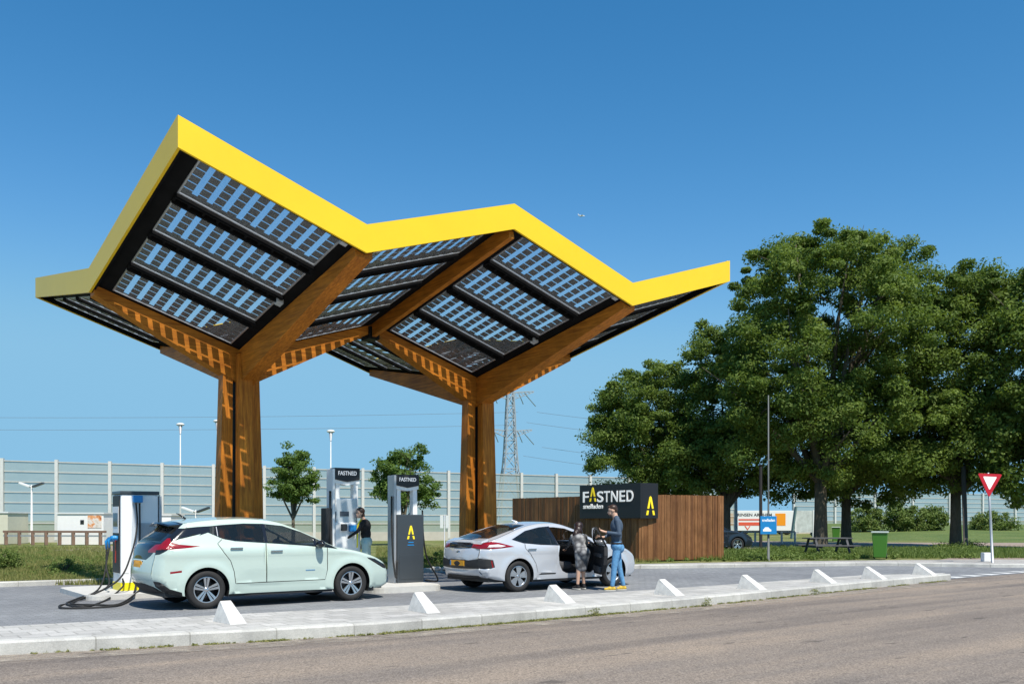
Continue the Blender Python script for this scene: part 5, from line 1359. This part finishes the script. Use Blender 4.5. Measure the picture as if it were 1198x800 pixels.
# low white cabins beyond it
def cabin(label, px0, px1, pyt, Z, d, mm):
    a, b_ = PZ(px0, pyt, Z), PZ(px1, pyt, Z); root = thing('site_cabin', label, 'cabin', (a.x, a.y, 0), CAMROT); L = (b_-a).length
    bm = bmesh.new(); box(bm, 0, L, 0, d, 0, a.z, bev=.02); obj('wall', bm, mm, root)
    obj('roof', boxm(-.06, L+.06, -.06, d+.06, a.z+.003, a.z+.09), WHITEP, root); return root, L, a.z
r_, L, h_ = cabin('low white cabin with a small window and an orange picture behind the guard rail', 67, 121, 601, 55, 2.4, mat('cabin_white', (.84, .83, .81), .6, noise=.04))
wf = obj('window', boxm(L*.50, L*.58, -.02, -.003, h_-.62, h_-.36), CGLASS, r_)
m, nt, b = newmat('orange_picture', .6); nt.links.new(ramp(nt, noise_node(nt, mapping(nt), 2.2, 3, .6), [(.35, (.55, .45, .35)), (.5, (.75, .72, .68)), (.6, (.75, .35, .15)), (.7, (.4, .12, .05))]), b.inputs['Base Color'])
obj('picture_panel', boxm(L*.66, L*.96, -.02, -.003, h_-.85, h_-.08), m, r_)
cabin('cream cabin at the extreme left edge', -14, 9, 600, 56, 2.4, mat('cabin_cream', (.62, .60, .48), .7, noise=.05))
cabin('low white cabin just right of the left charger', 172, 200, 603, 58, 2.2, mat('cabin_white', (.74, .73, .70), .6))

# lamp posts
def lamp(label, px, pyt, Z, r_=.05, kind=0):
    t = PZ(px, pyt, Z); root = thing('street_lamp', label, 'street lamp', (t.x, t.y, 0), CAMROT, 'street lamps')
    obj('pole', tubem([(0, 0, 0), (0, 0, t.z)], [r_*1.3, r_*.7], 10), POSTM, root, smooth=True)
    if kind == 0:
        bm = bmesh.new(); ell(bm, (0, 0, t.z+.1), (.30, .2, .12), n=14); obj('lamp_head', bm, WHITEP, root, smooth=True)
        obj('collar', tubem([(0, 0, t.z-.6), (0, 0, t.z)], [.06, .14], 10), GALV, root)
    else:
        for s in (-1, 1):
            bm = bmesh.new(); box(bm, -.36, .36, -.16, .16, -.06, .06, bev=.03, M=Matrix.Translation((s*.42, 0, t.z)) @ Matrix.Rotation(R(-s*20), 4, 'Y')); obj('lamp_head', bm, WHITEP if s < 0 else DGREY, root)
            obj('arm', tubem([(0, 0, t.z-.15), (s*.3, 0, t.z-.02)], .04, 6), POSTM, root)
lamp('tall street lamp left of the left canopy column', 211, 498, 66); lamp('street lamp half hidden by the left canopy column', 254, 494, 70)
lamp('tall street lamp above the white framed charger', 387, 506, 66); lamp('lower twin headed lamp far left', 37, 567, 58, .06, 1)
lamp('slim pale lamp post right of the timber fence', 861, 540, 60, .10, 0)
lamp('low lamp seen above the roof of the pale green car', 229, 596, 50, .04, 1)
# slim dark posts and the blue sign
q = G(890, 642); root = thing('dark_post', 'slim black post just left of the blue sign', 'post', (q.x, q.y, 0)); obj('shaft', tubem([(0, 0, 0), (0, 0, 4.3)], .085, 10), BLACK, root, smooth=True); obj('cap', tubem([(0, 0, 4.3), (0, 0, 4.36)], [.11, .05], 10), BLACK, root)
q = G(1130, 641); root = thing('dark_post', 'leaning dark post beside the trunk near the yield sign', 'post', (q.x, q.y, 0)); a_ = PZ(1127, 545, 48.5)-Vector((q.x, q.y, 0)); obj('shaft', tubem([(0, 0, 0), a_], .12, 10), mat('weathered_post', (.10, .09, .08), .9), root, smooth=True); obj('cap', tubem([a_, a_+Vector((0, 0, .08))], [.13, .05], 10), BLACK, root)
q = G(899, 655.5); sb = thing('blue_information_sign', 'blue square information sign on a tall grey pole before the trees', 'sign', (q.x, q.y, 0), CAMROT)
Zs = HCAM*FPX/(655.5-YH)
obj('pole', tubem([(0, 0, 0), (0, 0, 2.2), (0, 0, 6.1)], [.05, .032, .022], 10), mat('dull_grey_pole', (.12, .13, .13), .6), sb, smooth=True)
x0, x1 = (888.5-899)*Zs/FPX, (907.5-899)*Zs/FPX; z0, z1 = HCAM-(624.5-YH)*Zs/FPX, HCAM-(603.5-YH)*Zs/FPX
pn = obj('sign_panel', boxm(x0, x1, -.13, -.10, z0, z1, bev=.006), mat('sign_blue', (.01, .22, .55), .4), sb)
me = fit_text('snelladen', (x1-x0)*.78, (z1-z0)*.16, ext=.003, offset=.01); put(me, face_neg_y(x0+(x1-x0)*.11, -.133, z1-(z1-z0)*.30)); obj('lettering', me, SIGNW, pn)
bm = bmesh.new()      # small white car pictogram
prism(bm, [(0, 0), (1, 0), (1, .35), (.85, .45), (.65, .85), (.25, .85), (.1, .45), (0, .4)], 0, .01); bmesh.ops.transform(bm, matrix=face_neg_y(x0+(x1-x0)*.16, -.1335, z0+(z1-z0)*.16) @ Matrix.Diagonal(((x1-x0)*.5, (z1-z0)*.26, .5, 1)), verts=bm.verts); obj('pictogram', bm, SIGNW, pn)
# small sign seen between dark charger and silver car
q = PZ(520, 640, 49.8); ss = thing('small_road_sign', 'thin post with two narrow white plates left of the right column', 'sign', (q.x, q.y, 0), CAMROT)
obj('pole', tubem([(0, 0, 0), (0, 0, 1.8)], .03, 8), GALV, ss, smooth=True)
for k in (-1, 1): obj('plate', boxm(k*.15-.09, k*.15+.09, -.05, -.032, 1.05, 1.75, bev=.006), WHITEP, ss)

# yield sign with its concrete block
q = G(1161.5, 658, .1); Zy = 1.4*FPX/50; ys = thing('yield_sign', 'red and white triangular give way sign on a leaning pole at the right', 'road sign', (q.x, q.y, 0), CAMROT)
tp = Vector(((1156-1161.5)*Zy/FPX, 0, HCAM-(551-YH)*Zy/FPX))
obj('pole', tubem([(0, 0, 0), tp*.5, tp+Vector((0, 0, -.05))], [.045, .04, .035], 10), GALV, ys, smooth=True)
cz = HCAM-(562-YH)*Zy/FPX; cxx = (1156.5-1161.5)*Zy/FPX
def tri(rr, th, y, bot=1.15, rd=.08):
    pts = []
    for a0 in (-90, 30, 150):
        c = (rr*math.cos(R(a0)), rr*math.sin(R(a0))*(bot if a0 == -90 else .9))
        for k in (-45, -15, 15, 45): pts.append((c[0]*.86+rr*rd*math.cos(R(a0+k)), c[1]*.9+rr*rd*math.sin(R(a0+k))))
    bm = bmesh.new(); prism(bm, pts, 0, th); bmesh.ops.transform(bm, matrix=Matrix.Translation((cxx, y, cz)) @ Matrix.Rotation(R(2.5), 4, 'Y') @ Matrix.Rotation(R(90), 4, 'X'), verts=bm.verts); return bm
pn = obj('sign_panel', tri(.46, .02, -.06), mat('sign_red', (.55, .015, .03), .4), ys); obj('white_centre', tri(.26, .004, -.081), SIGNW, pn)
pl_ = obj('bracket', boxm(cxx-.03, cxx+.05, -.06, .03, cz-.08, cz+.1), GALV, ys)
q = G(1154.5, 660); bm = bmesh.new(); box(bm, -.15, .15, -.12, .12, 0, .30, bev=.02); o = obj('concrete_block', bm, mat('white_painted_block', (.75, .75, .74), .7)); o.location = (q.x, q.y, .10); o.rotation_euler.z = CAMROT; tag(o, 'small white block on the pavement at the foot of the yield sign', 'block')

# wheeled bins
BING = mat('green_bin_plastic', (.07, .22, .03), .45); BINL = mat('bin_lid', (.55, .62, .58), .4)
def bin_(label, px, py, h, rz):
    q = G(px, py); root = thing('wheeled_bin', label, 'bin', (q.x, q.y, .0), CAMROT+rz, 'green wheeled bins'); 
    bm = bmesh.new(); rows = []
    for z, w, d in ((.06, .24, .28), (.55, .27, .32), (.96, .30, .36)):
        rows.append([bm.verts.new((a*w, b_*d, z)) for a, b_ in ((-1, -1), (1, -1), (1, 1), (-1, 1))])
    for a, b_ in zip(rows, rows[1:]):
        for k in range(4): bm.faces.new((a[k], a[(k+1) % 4], b_[(k+1) % 4], b_[k]))
    bm.faces.new(rows[0][::-1]); bm.faces.new(rows[-1]); bmesh.ops.bevel(bm, geom=list(bm.edges), offset=.02, segments=2, affect='EDGES')
    obj('body', bm, BING, root)
    bm = bmesh.new(); box(bm, -.33, .33, -.40, .42, .965, 1.02, bev=.02); ld = obj('lid', bm, BINL, root)
    obj('handle', tubem([(-.2, .43, 1.0), (-.2, .47, .98), (.2, .47, .98), (.2, .43, 1.0)], .015, 6), BING, root)
    for s in (-1, 1):
        bm = bmesh.new(); lathe(bm, [(.001, -.03), (.09, -.03), (.1, 0), (.09, .03), (.001, .03)], 16, 'Y'); bmesh.ops.transform(bm, matrix=Matrix.Translation((s*.24, .26, .10)) @ Matrix.Rotation(R(90), 4, 'Z'), verts=bm.verts); obj('wheel', bm, RUBBER, root)
    root.scale = (h*.88, h*.88, h)
bin_('large green wheeled bin with pale lid on the verge', 1029.5, 653.5, 1.04, R(-25)); bin_('far green bin between the two trunks', 978, 633, 1.0, R(-20))

# picnic table
q = G(968, 650); pt = thing('picnic_table', 'dark wooden picnic table with benches in front of the thickest trunk', 'picnic table', (q.x, q.y, 0), CAMROT+R(8))
PW = mat('weathered_dark_planks', (.09, .09, .095), .8, noise=.25, nscale=4)
for k in range(5):
    obj('top_plank', boxm(-.95, .95, -.36+k*.148, -.36+k*.148+.135, .72, .765, bev=.006), PW, pt)
for s in (-1, 1):
    obj('bench', boxm(-.98, .98, s*.78-.15, s*.78+.15, .42, .465, bev=.006), PW, pt)
    bm = bmesh.new(); x = s*.68; beam(bm, (x, -.30, .72), (x, -.66, .0), .09, .05); beam(bm, (x, .30, .72), (x, .66, .0), .09, .05); beam(bm, (x, -.88, .395), (x, .88, .395), .05, .09); beam(bm, (x, -.36, .69), (x, .36, .69), .05, .06); obj('leg_frame', bm, PW, pt)

# truck with orange panels beyond the trees
Zt = 92; kt = Zt/FPX
q = PZ(837, 619, Zt); tr = thing('lorry', 'white lorry trailer with orange panels and red stripes passing behind the fence', 'lorry', (q.x, q.y, 0), CAMROT)
Lt = 99*kt; zt0, zt1 = HCAM-(620.5-YH)*kt, HCAM-(597-YH)*kt
obj('trailer_box', boxm(0, Lt, 0, 2.4, zt0, zt1, bev=.03), mat('trailer_white', (.78, .78, .77), .4), tr)
ORG = mat('trailer_orange', (.85, .30, .01), .45); TRED = mat('trailer_red', (.70, .10, .05), .5)
fx = lambda px: (px-837)*kt
fz = lambda py: HCAM-(py-YH)*kt
for a, b_ in ((849, 858.5), (907, 919)): obj('orange_panel', boxm(fx(a), fx(b_), -.02, -.003, fz(614.5), fz(600.3)), ORG, tr)
me = fit_text('RINSEN ARNHEM', fx(903)-fx(863), 3.6*kt, ext=.005, offset=.02); put(me, face_neg_y(fx(863), -.006, fz(603.8))); obj('lettering', me, CTRIM, tr)
obj('red_stripe', boxm(fx(864), fx(898), -.02, -.003, fz(608.4), fz(606.8)), TRED, tr); obj('red_stripe', boxm(fx(864), fx(893), -.02, -.003, fz(614.4), fz(610.6)), TRED, tr)
bm = bmesh.new(); prism(bm, [(fx(871), fz(615)), (fx(874.5), fz(620)), (fx(878), fz(615)), (fx(876.8), fz(615)), (fx(874.5), fz(618.3)), (fx(872.3), fz(615))], 0, .02); put(bm, face_neg_y(0, -.003, 0)); obj('red_emblem', bm, TRED, tr)
obj('chassis', boxm(.1, Lt-.1, .1, 2.3, zt0-.22, zt0-.004), BLACK, tr)
for a in (.8, 1.9, 3.0, Lt-1.3):
    for y in (.16, 2.2):
        bm = bmesh.new(); lathe(bm, [(.001, -.12), (.30, -.12), (.40, -.08), (.40, .08), (.30, .12), (.001, .12)], 20, 'Y', off=(a, y, .41)); obj('wheel', bm, RUBBER, tr)
# framed billboard
Zb = 74; kb = Zb/FPX; q = PZ(941, 623, Zb); bb = thing('billboard', 'pale framed notice board left of the thickest trunk', 'billboard', (q.x, q.y, 0), CAMROT)
zb0, zb1 = HCAM-(622.5-YH)*kb, HCAM-(597-YH)*kb
obj('board', boxm(-10*kb, 10*kb, 0, .05, zb0, zb1), mat('pale_board', (.50, .54, .53), .6, noise=.25, nscale=2.5), bb)
bm = bmesh.new()
for a in (-10.4, 10.4): box(bm, a*kb-.05, a*kb+.05, -.04, .09, 0, zb1+.05)
obj('frame', bm, WHITEP, bb)
bm = bmesh.new(); beam(bm, (-15*kb, 0, 0), (-10*kb, 0, zb1+.3), .10, .5, up=Vector((0, 1, 0))); obj('leaning_board', bm, mat('grey_green_board', (.12, .20, .20), .6), bb)
# low steel fence behind the path on the right
lf = thing('low_railing', 'low pale railing behind the dark blue car and blue sign', 'railing', G(900, 636))
a_, b_ = G(868, 634.5), G(930, 634.5)
bm = bmesh.new(); beam(bm, a_+Vector((0, 0, .72)), b_+Vector((0, 0, .72)), .06, .09); obj('rail', bm, GALV, lf, world=True)
for k in range(5): q = a_.lerp(b_, k/4); obj('post', boxm(q.x-.05, q.x+.05, q.y-.05, q.y+.05, 0, .72), POSTM, lf, world=True)

# ------------------------------------------------------------------ pylon and lines
STEEL = mat('pale_lattice_steel', (.34, .38, .42), .6)
Zp = 300; kp = Zp/FPX; pb_ = PZ(597, 608, Zp); py = thing('electricity_pylon', 'grey lattice electricity pylon behind the right canopy column', 'pylon', (pb_.x, pb_.y, 0), CAMROT+R(12))
def zpy(y): return HCAM-(y-YH)*kp
tw = bmesh.new(); lv = [(0, 4.2), (8, 3.4), (16, 2.7), (zpy(548), 2.3), (zpy(530), 1.9), (zpy(515), 1.7), (zpy(503), 1.5), (zpy(488), 1.4), (zpy(474), 1.2), (zpy(460), 1.0), (zpy(448), .3)]
mb = .19
for (z0, w0), (z1, w1) in zip(lv, lv[1:]):
    c0 = [(-w0, -w0, z0), (w0, -w0, z0), (w0, w0, z0), (-w0, w0, z0)]; c1_ = [(-w1, -w1, z1), (w1, -w1, z1), (w1, w1, z1), (-w1, w1, z1)]
    for k in range(4):
        j = (k+1) % 4; beam(tw, c0[k], c1_[k], mb*1.8, mb*1.8); beam(tw, c0[k], c1_[j], mb, mb); beam(tw, c0[j], c1_[k], mb, mb); beam(tw, c1_[k], c1_[j], mb, mb)
obj('tower', tw, STEEL, py)
for zz, ln in ((zpy(459), 8.0), (zpy(504), 7.4)):
    for s in (-1, 1):
        bm = bmesh.new()
        for yy in (-.9, .9):
            beam(bm, (s*1.2, yy, zz), (s*ln, 0, zz+.6), mb*1.3, mb*1.3); beam(bm, (s*1.2, yy, zz-2.2), (s*ln, 0, zz+.3), mb, mb)
            for k in range(6):
                f0, f1 = k/6, (k+1)/6; A0 = Vector((s*1.2, yy, zz)).lerp(Vector((s*ln, 0, zz+.6)), f0); B1 = Vector((s*1.2, yy, zz-2.2)).lerp(Vector((s*ln, 0, zz+.3)), f1); beam(bm, A0, B1, mb*.7, mb*.7)
        obj('cross_arm', bm, STEEL, py)
        for f in (.55, .98):
            x = s*ln*f; obj('insulator', tubem([(x-1.6, 0, zz), (x, 0, zz-4.2 if f > .9 else zz-3.8)], .14, 6), STEEL, py) if f < .9 else obj('insulator', tubem([(x-3.0, 0, zz-.2), (x+.8, 0, zz-4.4)], .14, 6), STEEL, py)
WIREM = mat('grey_power_wire', (.16, .20, .25), .7)
def wire(label, a, b_, sag, r_=.055):
    A, B = PZ(*a), PZ(*b_); pts = []
    for k in range(25):
        f = k/24; q = A.lerp(B, f); q.z -= sag*4*f*(1-f); pts.append(q)
    o = obj('power_line', tubem(pts, r_, 5), WIREM, smooth=True); tag(o, label, 'power line', 'overhead power lines')
for i, (a, b_, l_) in enumerate([((-250, 486, 300), (606, 482, 300), 'higher of the two long wires left of the right column'), ((-250, 500, 300), (604, 497, 300), 'lower of the two long wires left of the right column'),
        ((628, 482, 300), (900, 506, 260), 'topmost wire running right from the pylon'), ((616, 494, 300), (900, 523, 260), 'second wire from the top right of the pylon'),
        ((634, 523, 300), (900, 549, 260), 'third wire from the top right of the pylon'), ((612, 533, 300), (900, 566, 260), 'lowest wire right of the pylon')]):
    wire(l_, a, b_, 1.2 if i < 2 else .8)

# ------------------------------------------------------------------ aeroplane
q = PZ(680.5, 252.5, 1500); ap = thing('aeroplane', 'tiny white aeroplane high in the sky', 'aeroplane', q, CAMROT+R(15))
bm = bmesh.new(); tube(bm, [(-6, 0, .3), (-5, 0, .2), (-2, 0, 0), (3.5, 0, 0), (5.2, 0, -.1), (5.8, 0, -.3)], [.15, .5, .8, .8, .55, .1], 10); obj('fuselage', bm, WHITEP, ap, smooth=True)
for s in (-1, 1):
    bm = bmesh.new(); prism(bm, [(1.5, s*.4), (-.9, s*6.5), (-1.7, s*6.5), (-1.0, s*.4)], -.12, .08); bmesh.ops.recalc_face_normals(bm, faces=bm.faces); obj('wing', bm, WHITEP, ap)
    bm = bmesh.new(); prism(bm, [(-4.6, s*.2), (-5.7, s*2.4), (-6.2, s*2.4), (-5.8, s*.2)], .2, .32); bmesh.ops.recalc_face_normals(bm, faces=bm.faces); obj('tailplane', bm, WHITEP, ap)
    bm = bmesh.new(); tube(bm, [(.9, s*2.3, -.6), (-.6, s*2.3, -.55)], [.4, .25], 10); obj('engine', bm, WHITEP, ap)
bm = bmesh.new(); prism(bm, [(-4.4, .5), (-6.0, 2.6), (-6.6, 2.6), (-6.0, .4)], -.1, .1, M=Matrix.Rotation(R(90), 4, 'X')); bmesh.ops.recalc_face_normals(bm, faces=bm.faces); obj('tail_fin', bm, WHITEP, ap)

# ------------------------------------------------------------------ light, sky, camera
SUN_EL, SAZ = R(58), (-.18, -.984)          # direction towards the sun in plan
az = math.atan2(SAZ[0], SAZ[1])            # clockwise from +y
sd = Vector((SAZ[0]*math.cos(SUN_EL), SAZ[1]*math.cos(SUN_EL), math.sin(SUN_EL))).normalized()
l = bpy.data.lights.new('sun', 'SUN'); l.energy = 5.0; l.angle = R(.53); l.color = (1.0, .945, .84)
lo = bpy.data.objects.new('sun', l); col.objects.link(lo); lo.rotation_euler = sd.to_track_quat('Z', 'Y').to_euler()
w = bpy.data.worlds.new('World'); scn.world = w; w.use_nodes = True; nt = w.node_tree
sk = nt.nodes.new('ShaderNodeTexSky'); sk.sky_type = 'NISHITA'; sk.sun_disc = False; sk.sun_elevation = SUN_EL; sk.sun_rotation = az
sk.air_density = 1.0; sk.dust_density = 0.0; sk.ozone_density = 6.0; sk.altitude = 0
# colour grade of the sky towards the deep polarised blue of the photograph
sep = nt.nodes.new('ShaderNodeSeparateColor'); cmb = nt.nodes.new('ShaderNodeCombineColor'); nt.links.new(sk.outputs[0], sep.inputs[0])
for i, (a, p_, lim) in enumerate(((.55, 2.0, 2.2), (1.08, 1.15, 4.6), (1.33, 1.0, 6.7))):
    pw = nt.nodes.new('ShaderNodeMath'); pw.operation = 'POWER'; pw.inputs[1].default_value = p_; nt.links.new(sep.outputs[i], pw.inputs[0])
    ml = nt.nodes.new('ShaderNodeMath'); ml.operation = 'MULTIPLY'; ml.inputs[1].default_value = a; nt.links.new(pw.outputs[0], ml.inputs[0]); mn = nt.nodes.new('ShaderNodeMath'); mn.operation = 'SMOOTH_MIN'; mn.inputs[1].default_value = lim; mn.inputs[2].default_value = 1.6; nt.links.new(ml.outputs[0], mn.inputs[0]); nt.links.new(mn.outputs[0], cmb.inputs[i])
bg = nt.nodes['Background']; nt.links.new(cmb.outputs[0], bg.inputs[0]); bg.inputs[1].default_value = .10

cam = bpy.data.cameras.new('camera'); co = bpy.data.objects.new('camera', cam); col.objects.link(co); scn.camera = co
cam.sensor_width = 36; cam.lens = FPX/1198*36; cam.shift_y = (YH-400)/1198; cam.clip_end = 6000; cam.clip_start = .1
co.location = (0, 0, HCAM); co.rotation_euler = (R(90), 0, CAMROT)
vs_ = scn.view_settings; vs_.view_transform = 'Standard'; vs_.look = 'None'; vs_.exposure = .22; vs_.gamma = 1; vs_.use_curve_mapping = False
scn.render.resolution_x, scn.render.resolution_y = 1024, 683
